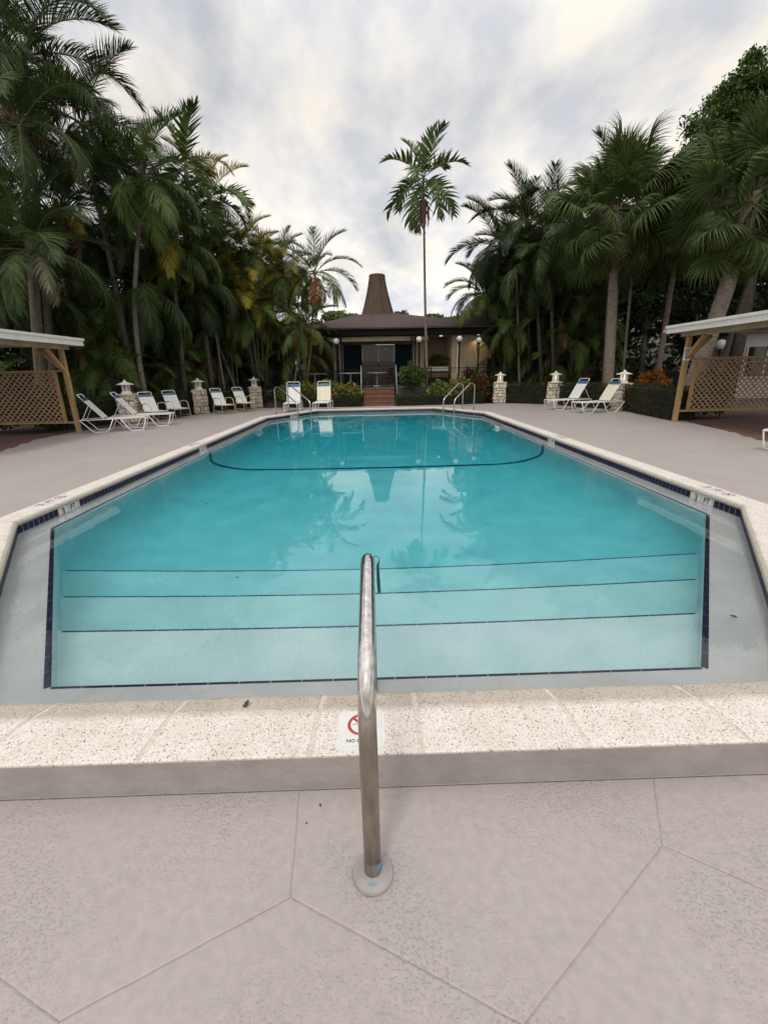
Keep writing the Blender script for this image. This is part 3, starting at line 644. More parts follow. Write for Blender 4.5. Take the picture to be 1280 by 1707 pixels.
def armchair(loc, rz, lab):
    r_ = root('patio_armchair', loc, rz, label=lab, cat='armchair', group='tan armchairs with white straps beside left hedge')
    W_ = .28; wb = W_-.03
    for s in (-1, 1):
        MB().tube(smooth_path([(.33, s*(W_+.03), 0), (.24, s*(W_+.02), .60), (.05, s*(W_+.03), .66), (-.28, s*(W_+.02), .62)], .10, 5), .014, 8).obj('arm_and_front_leg', 'tan', r_, smooth=True)
        MB().tube([(-.36, s*W_, 0), (-.26, s*W_, .40), (-.22, s*W_, .62)], .014, 8).obj('rear_leg', 'tan', r_, smooth=True)
        MB().tube([(.28, s*W_, .38), (-.26, s*W_, .34)], .013, 8).obj('seat_rail', 'tan', r_, smooth=True)
        MB().tube([(.30, s*W_, .14), (-.32, s*W_, .14)], .009, 6).obj('stretcher', 'tan', r_)
    MB().tube([(.29, -W_, .36), (.29, W_, .36)], .012, 6).obj('front_bar', 'tan', r_)
    ba = R(66); hx = -.20
    Lb = .72
    MB().tube(smooth_path([(hx, -wb, .36), (hx-math.cos(ba)*Lb, -wb, .36+math.sin(ba)*Lb), (hx-math.cos(ba)*Lb, wb, .36+math.sin(ba)*Lb), (hx, wb, .36)], .06, 5), .013, 8).obj('back_frame', 'white', r_, smooth=True)
    sm = straps_mesh(2*W_, 0, 'strap'); sb = straps_mesh(2*wb+.03, 0, 'strap'); st = straps_mesh(2*wb+.03, 0, 'slate')
    for j in range(11): put('strap', sm, r_, loc=(-.20+j*.0455, 0, .385))
    for j in range(14):
        t_ = .03+j*.0445; put('strap', st if j in (12, 13) else sb, r_, loc=(hx-math.cos(ba)*t_+.015, 0, .36+math.sin(ba)*t_), rot=(0, ba, 0))
    return r_
armchair((-7.72, 15.9, 0), R(-32), 'strap armchair just in front of the nearest left stone pillar')
armchair((-7.45, 17.1, 0), R(-36), 'strap armchair immediately left of the middle left stone pillar')
armchair((-6.25, 18.75, 0), R(-36), 'strap armchair just right of the middle left stone pillar')
armchair((-5.68, 19.85, 0), R(-36), 'strap armchair touching the farthest left stone pillar')

# ------------------------------------------------------------------ stone pillars with lanterns
def pillar(loc, rz, lab, lit, lab2, hgt=.95):
    r_ = root('stone_pillar', loc, rz, label=lab, cat='stone pillar', group='rough stone pillars along the hedges')
    s = .26
    MB().box((-s, -s, -.02), (s, s, hgt-.02)).obj('mortar_core', 'mortar', r_)
    mb = MB(); rr = random.Random(lab)
    for side in range(4):
        z = 0.0
        while z < hgt-.05:
            hh = rr.uniform(.07, .21); hh = min(hh, hgt-z); x = -s-.02
            while x < s:
                ww = rr.uniform(.09, .27); ww = min(ww, s+.03-x)
                if ww < .05: break
                cx, cz = x+ww/2, z+hh/2; a, b = ww/2-.002, hh/2-.002; dp = rr.uniform(.01, .065); k = 6+rr.randint(0, 2); tw = rr.uniform(-.5, .5); vs = []
                for ring_i, (sc_, y_) in enumerate(((1, 0), (.95, dp*.7), (.6, dp))):
                    for q in range(k):
                        t_ = 2*math.pi*q/k+.3+tw; rx = (abs(math.cos(t_))**.6)*math.copysign(1, math.cos(t_)); rz_ = (abs(math.sin(t_))**.6)*math.copysign(1, math.sin(t_))
                        vs.append((cx+a*sc_*rx*rr.uniform(.8, 1.12), y_+(rr.uniform(-.016, .016) if y_ else 0), cz+b*sc_*rz_*rr.uniform(.8, 1.12)))
                fs = [(ri_*k+q, ri_*k+(q+1) % k, (ri_+1)*k+(q+1) % k, (ri_+1)*k+q) for ri_ in range(2) for q in range(k)]+[tuple(2*k+q for q in range(k))]
                ca, sa = math.cos(side*math.pi/2), math.sin(side*math.pi/2)
                vs = [(X*ca-(-(s+Y_))*sa, X*sa+(-(s+Y_))*ca, Z) for X, Y_, Z in vs]
                mb.add(vs, fs); x += ww
            z += hh
    props(mb.obj('stone_facing', 'stone', r_), kind='stuff')
    MB().box((-s-.03, -s-.03, hgt-.015), (s+.03, s+.03, hgt+.03)).obj('cap_slab', 'stone', r_, bevel=.01)
    l_ = root('garden_lantern', (loc[0], loc[1], hgt+.03), rz, label=lab2, cat='lantern', group='white pagoda lanterns on stone pillars')
    MB().lathe([(.17, 0), (.165, .05), (.135, .075), (.13, .11)], (0, 0, 0), 16).obj('base', 'lantern', l_)
    for q in range(6):
        t_ = q*math.pi/3; MB().cbox((.115*math.cos(t_), .115*math.sin(t_), .205), (.034, .05, .20), t_).obj('mullion', 'lantern', l_)
    MB().lathe([(.095, .11), (.095, .30)], (0, 0, 0), 12).obj('glass', 'lit' if lit else 'dim', l_)
    MB().lathe([(.13, .295), (.275, .30), (.28, .315), (.20, .345), (.09, .385), (.05, .40), (.055, .42), (.03, .445), (.008, .475)], (0, 0, 0), 16).obj('roof', 'lantern', l_)
for a in (((-8.62, 15.95, 0), R(10), 'stone pillar half hidden behind first armchair on the left', 0, 'unlit lantern on the pillar behind first left armchair'),
          ((-7.50, 19.55, 0), R(22), 'stone pillar standing between two pairs of armchairs', 0, 'unlit lantern on the pillar between armchair pairs'),
          ((-5.85, 22.3, 0), R(20), 'stone pillar at the far left end of the hedge', 0, 'unlit lantern on the farthest left pillar'),
          ((6.10, 22.0, 0), R(-12), 'stone pillar right of the red-leaved shrubs and far ladder', 1, 'lit lantern on pillar right of the red shrubs'),
          ((8.00, 20.0, 0), R(-20), 'greyish stone pillar behind the blue banded right lounger', 1, 'lit lantern above the blue banded right lounger'),
          ((9.25, 16.75, 0), R(-20), 'stone pillar behind the teal banded right lounger', 1, 'lit lantern beside the teal banded right lounger')):
    pillar(*a)

# ------------------------------------------------------------------ foliage helpers
def leaf_mesh(name, pts, size, m, up_bias=.3, aspect=.45, nrm=None, sd_=0):
    g = np.random.default_rng(sd_+len(pts)); n = len(pts); pts = np.asarray(pts)
    d = g.normal(size=(n, 3)); d[:, 2] -= up_bias*.6
    if nrm is not None: d += nrm*1.0
    d /= np.linalg.norm(d, axis=1)[:, None]; a = g.normal(size=(n, 3)); s = np.cross(d, a); s /= np.linalg.norm(s, axis=1)[:, None]+1e-9
    L_ = size*g.uniform(.6, 1.35, n)[:, None]; W_ = L_*aspect
    b = pts-d*L_*.5; nn = np.cross(d, s)*L_*.12
    V = np.stack([b, pts+s*W_*.5+nn, pts+d*L_*.5, pts-s*W_*.5+nn], 1).reshape(-1, 3)
    Fc = np.arange(n*4).reshape(-1, 4)
    me = bpy.data.meshes.new(name); me.vertices.add(n*4); me.vertices.foreach_set('co', V.ravel().astype(np.float32))
    me.loops.add(n*4); me.loops.foreach_set('vertex_index', Fc.ravel().astype(np.int32)); me.polygons.add(n)
    me.polygons.foreach_set('loop_start', np.arange(0, n*4, 4, dtype=np.int32)); me.polygons.foreach_set('loop_total', np.full(n, 4, np.int32))
    me.update(calc_edges=True); me.validate(); me.materials.append(M[m]); return me
def hedge(name, p, q, wd, h, m, lab, cat='hedge', dens=420, size=.06, red=0, red_m='leaf_r', group=None, wob=.04):
    p, q = Vector(p), Vector(q); L_ = (q-p).length; ang = math.atan2(q.y-p.y, q.x-p.x)
    r_ = root(name, (p.x, p.y, 0), ang, label=lab, cat=cat, group=group)
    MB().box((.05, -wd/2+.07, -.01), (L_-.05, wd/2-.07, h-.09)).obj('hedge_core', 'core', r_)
    g = np.random.default_rng(int(L_*1000)); P_ = []; Nn = []
    def face(n, f, nv): 
        u, v = g.random(n), g.random(n); P_.append(f(u, v)); Nn.append(np.tile(nv, (n, 1)))
    face(int(dens*L_*h), lambda u, v: np.c_[u*L_, np.full_like(u, -wd/2), v*h], (0, -.5, .3))
    face(int(dens*.5*L_*h), lambda u, v: np.c_[u*L_, np.full_like(u, wd/2), v*h], (0, .5, .3))
    face(int(dens*L_*wd), lambda u, v: np.c_[u*L_, (v-.5)*wd, np.full_like(u, h)], (0, 0, .6))
    for X in (0, L_): face(int(dens*wd*h), lambda u, v: np.c_[np.full_like(u, X), (u-.5)*wd, v*h], (0, -.2, .3))
    P_ = np.concatenate(P_); Nn = np.concatenate(Nn)
    ph = P_@np.array([2.1, 3.3, 1.7]); P_ = P_+g.normal(size=P_.shape)*.025+(np.sin(ph*2.3)*wob*.6+np.sin(ph*5.1+1)*wob*.4)[:, None]*np.array([0, -.5, .6])
    k = g.random(len(P_)) < red*(.5+.5*np.sin(ph*1.7))
    put('leaves', leaf_mesh('leaves', P_[~k], size, m, nrm=Nn[~k]), r_)
    if k.any(): put('coloured_leaves', leaf_mesh('coloured_leaves', P_[k], size*1.1, red_m, nrm=Nn[k]), r_)
    return r_
def shrub(name, loc, rx, rz_, m, lab, cat='shrub', n=1400, size=.09, stem=.0, m2=None, f2=.3, group=None, aspect=.45):
    r_ = root(name, loc, label=lab, cat=cat, group=group); g = np.random.default_rng(abs(hash((round(loc[0], 2), round(loc[1], 2)))) % 9999 if False else int(abs(loc[0])*100+loc[1]*37))
    d = g.normal(size=(n, 3)); d /= np.linalg.norm(d, axis=1)[:, None]; rad = g.uniform(.45, 1, n)**.6
    lump = 1+.22*np.sin(d[:, 0]*5+loc[0])*np.cos(d[:, 1]*4.3)+.12*np.sin(d[:, 2]*9+d[:, 0]*7)
    P_ = d*(rad*lump)[:, None]*np.array([rx, rx*.9, rz_]); P_[:, 2] += rz_*.85+stem; P_ = P_[P_[:, 2] > .02]; d = d[:len(P_)]
    k = g.random(len(P_)) < (f2 if m2 else 0)
    put('foliage', leaf_mesh('foliage', P_[~k], size, m, aspect=aspect), r_)
    if k.any(): put('bright_leaves', leaf_mesh('bright_leaves', P_[k], size, m2, aspect=aspect), r_)
    mb = MB()
    for q in range(4):
        t_ = q*1.7+loc[0]; mb.tube([(.03*math.cos(t_), .03*math.sin(t_), -.02), (.08*math.cos(t_), .08*math.sin(t_), stem*.6+.1), (rx*.45*math.cos(t_), rx*.4*math.sin(t_), stem+rz_*.9)], [.022, .018, .01], 6)
    mb.obj('stems', 'bark', r_)
    return r_

# frond meshes ------------------------------------------------------
def frond_mesh(name, m, L_=2.2, curve=70, ll=.5, n=46, hang=.3, wd=.035, V=28, petiole=.14, seed=0, segs=3, stiff=1.25, tipa=28):
    rr = random.Random(seed); NS = 14; pts = [Vector((0, 0, 0))]; tang = []
    for i in range(NS+1):
        s = i/NS; e_ = -R(curve)*s**stiff; tang.append(Vector((math.cos(e_), 0, math.sin(e_))))
        if i < NS: pts.append(pts[-1]+tang[-1]*L_/NS)
    mb = MB(); mb.tube(pts, [.022*(1-.85*i/NS)*max(.5, L_/2.4) for i in range(NS+1)], 4, cap=False); nr = len(mb.f)
    for i in range(n):
        s = petiole+(1-petiole)*(i+.5)/n; f = s*NS; k = min(int(f), NS-1); p = pts[k].lerp(pts[k+1], f-k); T_ = tang[k].lerp(tang[k+1], f-k).normalized(); up_ = Vector((-T_.z, 0, T_.x))
        q = (s-petiole)/(1-petiole); al = R(70-(70-tipa)*q+rr.uniform(-9, 9)); ln = ll*(.45+.75*math.sin(math.pi*min(1, q*.9+.12)))*rr.uniform(.74, 1.1)*(.45 if rr.random() < .05 else 1)
        for sgn in (-1, 1):
            be = R(V+rr.uniform(-12, 12)); d = T_*math.cos(al)+(Vector((0, sgn, 0))*math.cos(be)+up_*math.sin(be))*math.sin(al)
            w_ = wd*rr.uniform(.8, 1.15); wdir = (T_-d*T_.dot(d)).normalized(); wdir = (wdir+up_*rr.uniform(-.5, .5)).normalized(); o = len(mb.v); c = p.copy(); dd = d.copy()
            for j in range(segs):
                wj = w_*(.55, 1, .62, .4)[j] if segs > 1 else w_
                mb.v += [tuple(c-wdir*wj/2), tuple(c+wdir*wj/2)]
                dd = (dd+Vector((0, 0, -1))*hang*(j+.6)/segs*1.4).normalized(); c = c+dd*ln/segs
            mb.v.append(tuple(c))
            for j in range(segs-1): a = o+2*j; mb.f.append((a, a+1, a+3, a+2))
            a = o+2*(segs-1); mb.f.append((a, a+1, a+2))
    me = mb.mesh(name, m); me.materials.append(M['rachis'])
    for f_ in range(nr): me.polygons[f_].material_index = 1
    return me
def fan_mesh(name, m, pet=1.0, rad=1.05, n=42, droop=.5, seed=0, span=250):
    rr = random.Random(seed); mb = MB(); pts = [Vector((pet*t, 0, -.10*pet*t*t)) for t in (0, .25, .5, .75, 1)]
    mb.tube(pts, [.022, .02, .018, .016, .012], 4, cap=False); nr = len(mb.f); hub = pts[-1]
    for i in range(n):
        ph = R(-span/2+span*(i+.5)/n+rr.uniform(-1.5, 1.5)); a = abs(ph)
        # costapalmate: hub runs forward, blade folds down beside it
        base = hub+Vector((.28*max(0, math.cos(ph/1.6))*.9, 0, -.05)); d = Vector((math.cos(ph), math.sin(ph), .18*math.cos(a)-.22*abs(math.sin(ph))+rr.uniform(-.06, .06))).normalized()
        ln = rad*(.72+.28*math.cos(ph/1.7))*rr.uniform(.9, 1.08); s_ = d.cross(Vector((0, 0, 1))).normalized(); o = len(mb.v); c = base.copy(); dd = d.copy(); K_ = 5
        for j in range(K_):
            wj = (.012, .050, .052, .030, .014)[j]*rad*.95; tilt = Vector((0, 0, (.5 if i % 2 else -.5)*wj))
            mb.v += [tuple(c-s_*wj/2-tilt*.5), tuple(c+s_*wj/2+tilt*.5)]
            g_ = 0 if j < 2 else droop*(j-1)*.42*rr.uniform(.7, 1.3); dd = (dd+Vector((0, 0, -g_))).normalized(); c = c+dd*ln/K_
        mb.v.append(tuple(c))
        for j in range(K_-1): a_ = o+2*j; mb.f.append((a_, a_+1, a_+3, a_+2))
        a_ = o+2*(K_-1); mb.f.append((a_, a_+1, a_+2))
    me = mb.mesh(name, m); me.materials.append(M['rachis'])
    for f_ in range(nr): me.polygons[f_].material_index = 1
    return me
FR = {}
def fam(key, m, L_, ll, wd, n, **k):
    FR[key] = [frond_mesh('frond', m, L_, 62, ll, n, .16, wd, 34, seed=1, **k), frond_mesh('frond', m, L_*.97, 88, ll, n, .26, wd, 22, seed=2, **k), frond_mesh('frond', m, L_*1.02, 105, ll*1.05, n, .5, wd, 8, seed=3, **k), frond_mesh('frond', m, L_*.9, 70, ll, n, .75, wd, -12, seed=4, **k)]
fam('big', 'fr_dark', 2.9, .74, .027, 104); fam('mid', 'fr_mid', 2.3, .62, .027, 84); fam('areca', 'fr_yel', 2.2, .54, .027, 58)
fam('arecag', 'fr_mid', 2.2, .54, .027, 60); fam('xmas', 'fr_mid', 1.95, .66, .085, 24, tipa=34); _x = lambda cv, hg, q: frond_mesh('frond', 'fr_mid', 2.05, cv, .66, 24, hg, .085, 30, seed=q, tipa=34, stiff=1.5)
FR['xmas'] = [_x(38, .08, 1), _x(62, .12, 2), _x(78, .2, 3), _x(60, .3, 4)]; fam('cycad', 'fr_mid', 1.5, .28, .022, 50)
fam('pale', 'fr_pale', 2.0, .55, .03, 44); fam('dead', 'fr_dead', 2.0, .5, .028, 34); fam('orange', 'fr_or', 1.7, .42, .03, 34)
FAN = [fan_mesh('fan_leaf', 'fr_fan', p_, r_, 48, d_, q_, sp_) for p_, r_, d_, q_, sp_ in ((.85, 1.0, .45, 1, 240), (1.2, 1.1, .6, 2, 260), (1.05, 1.05, .8, 3, 230), (1.3, 1.1, 1.0, 4, 250), (.95, 1.1, 1.3, 5, 220))]
FAND = fan_mesh('fan_leaf', 'fr_dead', .9, .8, 26, 1.3, 5)

def crown(parent, c, fam_, n, sc_, rr, emax=82, emin=-35, az0=0, extra=(), name='frond'):
    for i in range(n):
        f = i/(n-1) if n > 1 else 0; el = emax+(emin-emax)*f**.9+rr.uniform(-7, 7); az = az0+i*137.5+rr.uniform(-14, 14)
        v = 0 if el > 52 else (1 if el > 18 else (2 if el > -8 else 3))
        k = fam_
        for fx, kk, pr in extra:
            if f >= fx and rr.random() < pr: k = kk
        put(name, FR[k][v], parent, loc=c, rot=(rr.uniform(-.25, .25), -R(el), R(az)), scale=sc_*rr.uniform(.86, 1.1))
def trunk_mesh(pts, r0, r1, m, ringed=True, n=10):
    a = [Vector(p) for p in pts]; out = []
    for i in range(len(a)-1):
        for j in range(6): out.append(a[i].lerp(a[i+1], j/6))
    out.append(a[-1])
    # smooth
    for _ in range(3): out = [out[0]]+[(out[i-1]+out[i]*2+out[i+1])/4 for i in range(1, len(out)-1)]+[out[-1]]
    Ln = sum((out[i+1]-out[i]).length for i in range(len(out)-1)); fine = []; st = max(.07, Ln/90); acc = 0
    for i in range(len(out)-1):
        k = max(1, int((out[i+1]-out[i]).length/st))
        for j in range(k): fine.append(out[i].lerp(out[i+1], j/k))
    fine.append(out[-1]); N_ = len(fine)
    rs = [(r0+(r1-r0)*min(1, i/(N_-1)*1.1))*(1.25-.25*min(1, i/6) if r0 > .08 else 1)*(1+(.06 if ringed and i % 2 else -.03)) for i in range(N_)]
    return MB().tube(fine, rs, n).mesh('trunk', m, True)
def palm(name, base, top, fam_, n, sc_, lab, r0=.09, r1=.06, tm='trunk_g', shaft=0, bend=(0, 0), emax=82, emin=-35, az0=0, extra=(), cat='palm tree', group=None, seed=0, fruit=0):
    rr = random.Random(lab); b = Vector(base); t = Vector(top); r_ = root(name, base, label=lab, cat=cat, group=group)
    d = t-b; mid_ = d*.5+Vector((bend[0], bend[1], 0))
    put('trunk', trunk_mesh([(0, 0, -.05), d*.25+Vector((bend[0]*.7, bend[1]*.7, 0)), mid_, d*.78+Vector((bend[0]*.55, bend[1]*.55, 0)), d], r0, r1, tm), r_)
    if shaft: MB().tube([d-Vector((0, 0, shaft)), d-Vector((0, 0, shaft*.8)), d-Vector((0, 0, shaft*.3)), d+Vector((0, 0, .12))], [r1*1.05, r1*1.5, r1*1.2, r1*.7], 10).obj('crownshaft', 'shaft', r_, smooth=True)
    crown(r_, d, fam_, n if cat != 'palm tree' or n < 9 or fruit or fam_ == 'cycad' else int(n*(1.12 if t.z > 8 else 1.45)), sc_*(1 if fruit else 1.08), rr, emax, emin, az0, extra)
    if fruit:
        mb = MB()
        for q in range(26):
            t_ = rr.uniform(0, 6.28); ra = rr.uniform(.05, .28); z0 = -rr.uniform(.0, .15)-shaft
            mb.tube([d+Vector((0, 0, z0)), d+Vector((ra*math.cos(t_), ra*math.sin(t_), z0-.25)), d+Vector((ra*1.1*math.cos(t_), ra*1.1*math.sin(t_), z0-rr.uniform(.6, 1.25)))], [.02, .03, .012], 4)
        mb.obj('fruit_cluster', 'berry', r_)
    return r_
def fanpalm(base, top, n, sc_, lab, r0=.2, bend=(0, 0), tm='trunk_sab', emin=-72):
    rr = random.Random(lab); b = Vector(base); d = Vector(top)-b; r_ = root('fan_palm', base, label=lab, cat='palm tree', group='fan palms behind the right hedge')
    put('trunk', trunk_mesh([(0, 0, -.05), d*.3+Vector((bend[0]*.8, bend[1], 0)), d*.65+Vector((bend[0], bend[1], 0)), d], r0, r0*.82, tm, False, 14), r_)
    for i in range(n):
        f = i/(n-1); el = 80+(emin-80)*f**.95+rr.uniform(-16, 16); az = i*137.5+rr.uniform(-25, 25); me = FAN[rr.choice((0, 0, 1, 2)) if el > 30 else rr.choice((1, 2, 3)) if el > -15 else rr.choice((2, 3, 4, 4))]
        if f > .9 and rr.random() < .6: me = FAND
        put('fan_leaf', me, r_, loc=d+Vector((0, 0, -.35*f)), rot=(rr.uniform(-.95, .95), -R(el), R(az)), scale=sc_*rr.uniform(.78, 1.12))
    return r_
def clump(base, stems, fam_, nf, sc_, lab, extra=(), r=.035, group='areca palm clumps on the left', tm='cane', emin=-20):
    rr = random.Random(lab); r_ = root('areca_palm_clump', base, label=lab, cat='palm clump', group=group)
    for (x, y, z) in stems:
        b0 = Vector((x*.22+rr.uniform(-.2, .2), y*.22+rr.uniform(-.2, .2), -.03)); t = Vector((x, y, z))
        put('stem', trunk_mesh([b0, b0.lerp(t, .4)+Vector((-x*.08, -y*.08, 0)), b0.lerp(t, .75)+Vector((-x*.05, 0, 0)), t], r, r*.7, tm, True, 7), r_)
        MB().tube([t-Vector((0, 0, .45)), t-Vector((0, 0, .3)), t+Vector((0, 0, .05))], [r*.8, r*1.25, r*.6], 7).obj('crownshaft', 'shaft', r_)
        crown(r_, t, fam_, nf, sc_, rr, 84, emin, rr.uniform(0, 360), extra)
    return r_
#@@PART2
# ------------------------------------------------------------------ shelters at both sides
def shelter(sx, lab):
    r_ = root('lattice_shelter', (0, 0, 0), label=lab, cat='shelter', group='wooden lattice shelters beside the deck')
    X = lambda v: sx*v
    def bx(x0, y0, z0, x1, y1, z1): a, b = sorted((X(x0), X(x1))); return (a, y0, z0), (b, y1, z1)
    yb = 13.1 if sx < 0 else 12.62; px0 = 8.66 if sx < 0 else 8.62; wz = .10
    for (x, y) in ((px0, yb), (px0+3.2, yb), (px0, 8.3), (px0+3.2, 8.3)):
        MB().box(*bx(x-.055, y-.055, -.01, x+.055, y+.055, 2.30)).obj('post', 'wood', r_, bevel=.004)
    # braces
    for (x, y, dx, dy) in ((px0, yb, .0, -1), (px0, yb, 1, 0), (px0, 8.3, 0, 1), (px0, 8.3, 1, 0), (px0+3.2, yb, -1, 0)):
        MB().beam((X(x+dx*.03), y+dy*.03, 1.72), (X(x+dx*.60), y+dy*.60, 2.30), .09, .09).obj('brace', 'wood', r_)
    MB().box(*bx(px0-.045, 7.9, 2.302, px0+.045, yb+.3, 2.44)).obj('plate_beam', 'soffit', r_); MB().box(*bx(px0+3.155, 7.9, 2.302, px0+3.245, yb+.3, 2.44)).obj('plate_beam', 'soffit', r_)
    for k in range(13):
        y = 8.0+k*.44; MB().box(*bx(px0-.33, y-.02, 2.442, px0+3.5, y+.02, 2.53)).obj('rafter', 'soffit', r_)
    MB().box(*bx(px0-.36, 7.85, 2.532, px0+3.6, yb+.42, 2.555)).obj('roof_sheet', 'soffit', r_)
    MB().box(*bx(px0-.40, 7.8, 2.556, px0+3.65, yb+.47, 2.60)).obj('roof_top', 'fascia', r_)
    MB().box(*bx(px0-.385, 7.82, 2.40, px0-.362, yb+.44, 2.554)).obj('fascia_board', 'fascia', r_)
    MB().box(*bx(px0-.36, yb+.421, 2.40, px0+3.6, yb+.445, 2.554)).obj('fascia_board', 'fascia', r_)
    MB().box(*bx(px0-.41, 7.79, 2.535, px0-.386, yb+.48, 2.6005)).obj('drip_edge', 'fascia', r_)
    # lattice end wall
    z0, z1 = (.33, 1.70); xa, xb = px0+.08, px0+3.15; yl = yb+.01
    MB().box(*bx(xa-.03, yl-.04, z1, xb, yl+.05, z1+.05)).obj('top_rail', 'wood', r_); MB().box(*bx(xa-.03, yl-.04, z0-.05, xb, yl+.05, z0)).obj('bottom_rail', 'wood', r_)
    xs = xa+.20; MB().box(*bx(xs, yl-.035, z0+.001, xs+.09, yl+.02, z1-.001)).obj('stud', 'wood', r_)
    xl = xs+.09; H = z1-z0; Wd = xb-xl; pitch = .155; k = 0
    for dirn in (1, -1):
        c = -H+.03
        while c < Wd:
            # line x = c + t (dirn 1) or x = c + H - t
            t0 = max(0, -c); t1 = min(H, Wd-c)
            if t1-t0 > .06:
                if dirn == 1: a, b = (xl+c+t0, z0+t0), (xl+c+t1, z0+t1)
                else: a, b = (xl+c+t0, z1-t0), (xl+c+t1, z1-t1)
                yy = yl+(.006 if dirn == 1 else -.006)
                MB().beam((X(a[0]), yy, a[1]), (X(b[0]), yy, b[1]), .011, .034, (0, 1, 0)).obj('lattice_slat', 'lattice', r_) if False else MB().beam((X(a[0]), yy, a[1]), (X(b[0]), yy, b[1]), .040, .011, (0, 1, 0)).obj('lattice_slat', 'lattice', r_)
            c += pitch
    return r_
shelter(-1, 'lattice shelter with white flat roof at the left edge of the deck')
shelter(1, 'lattice shelter with white roof and post sign at the right edge')
sg = root('post_sign', (8.585, 12.545, 1.84), 0, label='small white notice sign fixed on the right shelter post', cat='sign')
MB().box((-.10, -.012, -.17), (.10, -.002, .17)).obj('panel', 'fascia', sg, bevel=.002)
for k in range(5): MB().box((-.08, -.0135, .12-k*.034), (.08-.02*(k % 2), -.0125, .135-k*.034)).obj('print_line', 'ink', sg)
put('print_mark', MB().lathe([(.048, 0), (.048, .001)], (0, 0, 0), 14).mesh('print_mark', 'ink'), sg, loc=(0, -.0125, -.09), rot=(math.pi/2, 0, 0))

# ------------------------------------------------------------------ hedges and beds
hg = 'clipped hedges round the pool deck'
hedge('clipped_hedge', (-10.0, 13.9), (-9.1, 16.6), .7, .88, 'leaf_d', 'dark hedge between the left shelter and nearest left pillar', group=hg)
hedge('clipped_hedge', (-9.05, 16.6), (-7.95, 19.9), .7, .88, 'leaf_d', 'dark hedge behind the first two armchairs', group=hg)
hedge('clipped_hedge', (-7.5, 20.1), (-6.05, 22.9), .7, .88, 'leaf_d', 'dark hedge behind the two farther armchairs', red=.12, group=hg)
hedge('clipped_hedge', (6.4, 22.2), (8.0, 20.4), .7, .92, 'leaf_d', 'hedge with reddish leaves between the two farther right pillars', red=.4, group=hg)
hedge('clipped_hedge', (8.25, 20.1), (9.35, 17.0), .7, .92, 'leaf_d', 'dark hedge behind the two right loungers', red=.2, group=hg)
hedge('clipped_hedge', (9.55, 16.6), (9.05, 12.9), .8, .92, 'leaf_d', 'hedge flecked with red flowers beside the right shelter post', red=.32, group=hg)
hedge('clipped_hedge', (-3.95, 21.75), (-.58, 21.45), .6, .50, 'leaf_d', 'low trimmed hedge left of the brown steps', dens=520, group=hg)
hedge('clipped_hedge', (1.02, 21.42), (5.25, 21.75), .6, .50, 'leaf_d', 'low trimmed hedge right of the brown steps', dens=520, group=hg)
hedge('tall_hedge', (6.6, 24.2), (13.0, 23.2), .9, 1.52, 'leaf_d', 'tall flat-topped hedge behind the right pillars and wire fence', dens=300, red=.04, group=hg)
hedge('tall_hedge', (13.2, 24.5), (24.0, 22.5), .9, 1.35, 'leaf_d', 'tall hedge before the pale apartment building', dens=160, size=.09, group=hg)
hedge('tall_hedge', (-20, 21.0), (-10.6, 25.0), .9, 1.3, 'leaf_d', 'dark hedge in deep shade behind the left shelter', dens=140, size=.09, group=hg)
for i, (x, y, rx, rz_, m, m2, f2, lab) in enumerate((
    (-4.15, 22.35, .55, .50, 'leaf_m', 'leaf_y', .45, 'yellow-flecked croton behind the blue banded facing lounger'),
    (-3.2, 22.25, .55, .52, 'leaf_m', 'leaf_y', .5, 'yellow-flecked croton between the two facing loungers'),
    (-2.1, 22.2, .6, .55, 'leaf_m', 'leaf_y', .65, 'bright yellow-green croton right of the cream facing lounger'),
    (-1.15, 22.1, .55, .50, 'leaf_m', 'leaf_y', .5, 'yellow-flecked croton touching the left side of the gate'),
    (3.25, 22.2, .6, .48, 'leaf_m', 'leaf_y', .45, 'spreading green shrub just right of the slim palm trunk'),
    (4.25, 22.25, .55, .55, 'leaf_m', 'leaf_y', .55, 'yellow-green croton under the third globe lamp'),
    (5.15, 22.15, .50, .62, 'leaf_m', 'leaf_r', .6, 'red and green croton beside the far right ladder rails'),
    (5.75, 22.4, .45, .55, 'leaf_d', 'leaf_r', .45, 'dark red-leaved shrub touching the farthest right pillar'),
    (4.9, 23.3, .40, .75, 'leaf_d', 'leaf_r', .8, 'tall burgundy shrub behind the iron fence'),
    (12.15, 19.6, .62, .66, 'leaf_d', 'leaf_o', .85, 'bright orange croton left of the right shelter post'),
    (11.2, 20.1, .35, .50, 'leaf_d', 'leaf_o', .8, 'small orange croton lying lowest beside the bright one'),
    (9.7, 23.0, .45, .62, 'leaf_m', 'leaf_o', .5, 'dull orange croton behind the closest right lantern'),
    (8.9, 22.9, .4, .6, 'leaf_m', 'leaf_o', .35, 'pinkish orange croton at the foot of the thick palm trunk'),
    (-5.2, 23.0, .55, .45, 'leaf_d', 'leaf_r', .2, 'low dark shrub at the foot of the areca clump'),
    (-9.9, 12.9, .5, .55, 'leaf_d', 'leaf_r', .25, 'shrub with red flowers showing through the left lattice'),
    (-11.3, 13.7, .7, .6, 'leaf_d', 'leaf_m', .25, 'dark shrub behind the left lattice panel'),
    (10.2, 13.6, .6, .6, 'leaf_d', 'leaf_y', .3, 'shrub with yellow leaves showing through the right lattice'),
    (-6.8, 23.9, .5, .6, 'leaf_d', 'leaf_r', .5, 'dull crimson shrub behind the armchair hedge'))):
    shrub('shrub', (x, y if abs(x+9.9) > .01 else 13.75, .1), rx*1.15, rz_*1.12, m, lab, n=1500, size=.13, m2=m2, f2=f2, group='shrubs in the planting beds')
for k, (x, y, s) in enumerate(((-2.7, 23.1, 1.0),)):
    pass
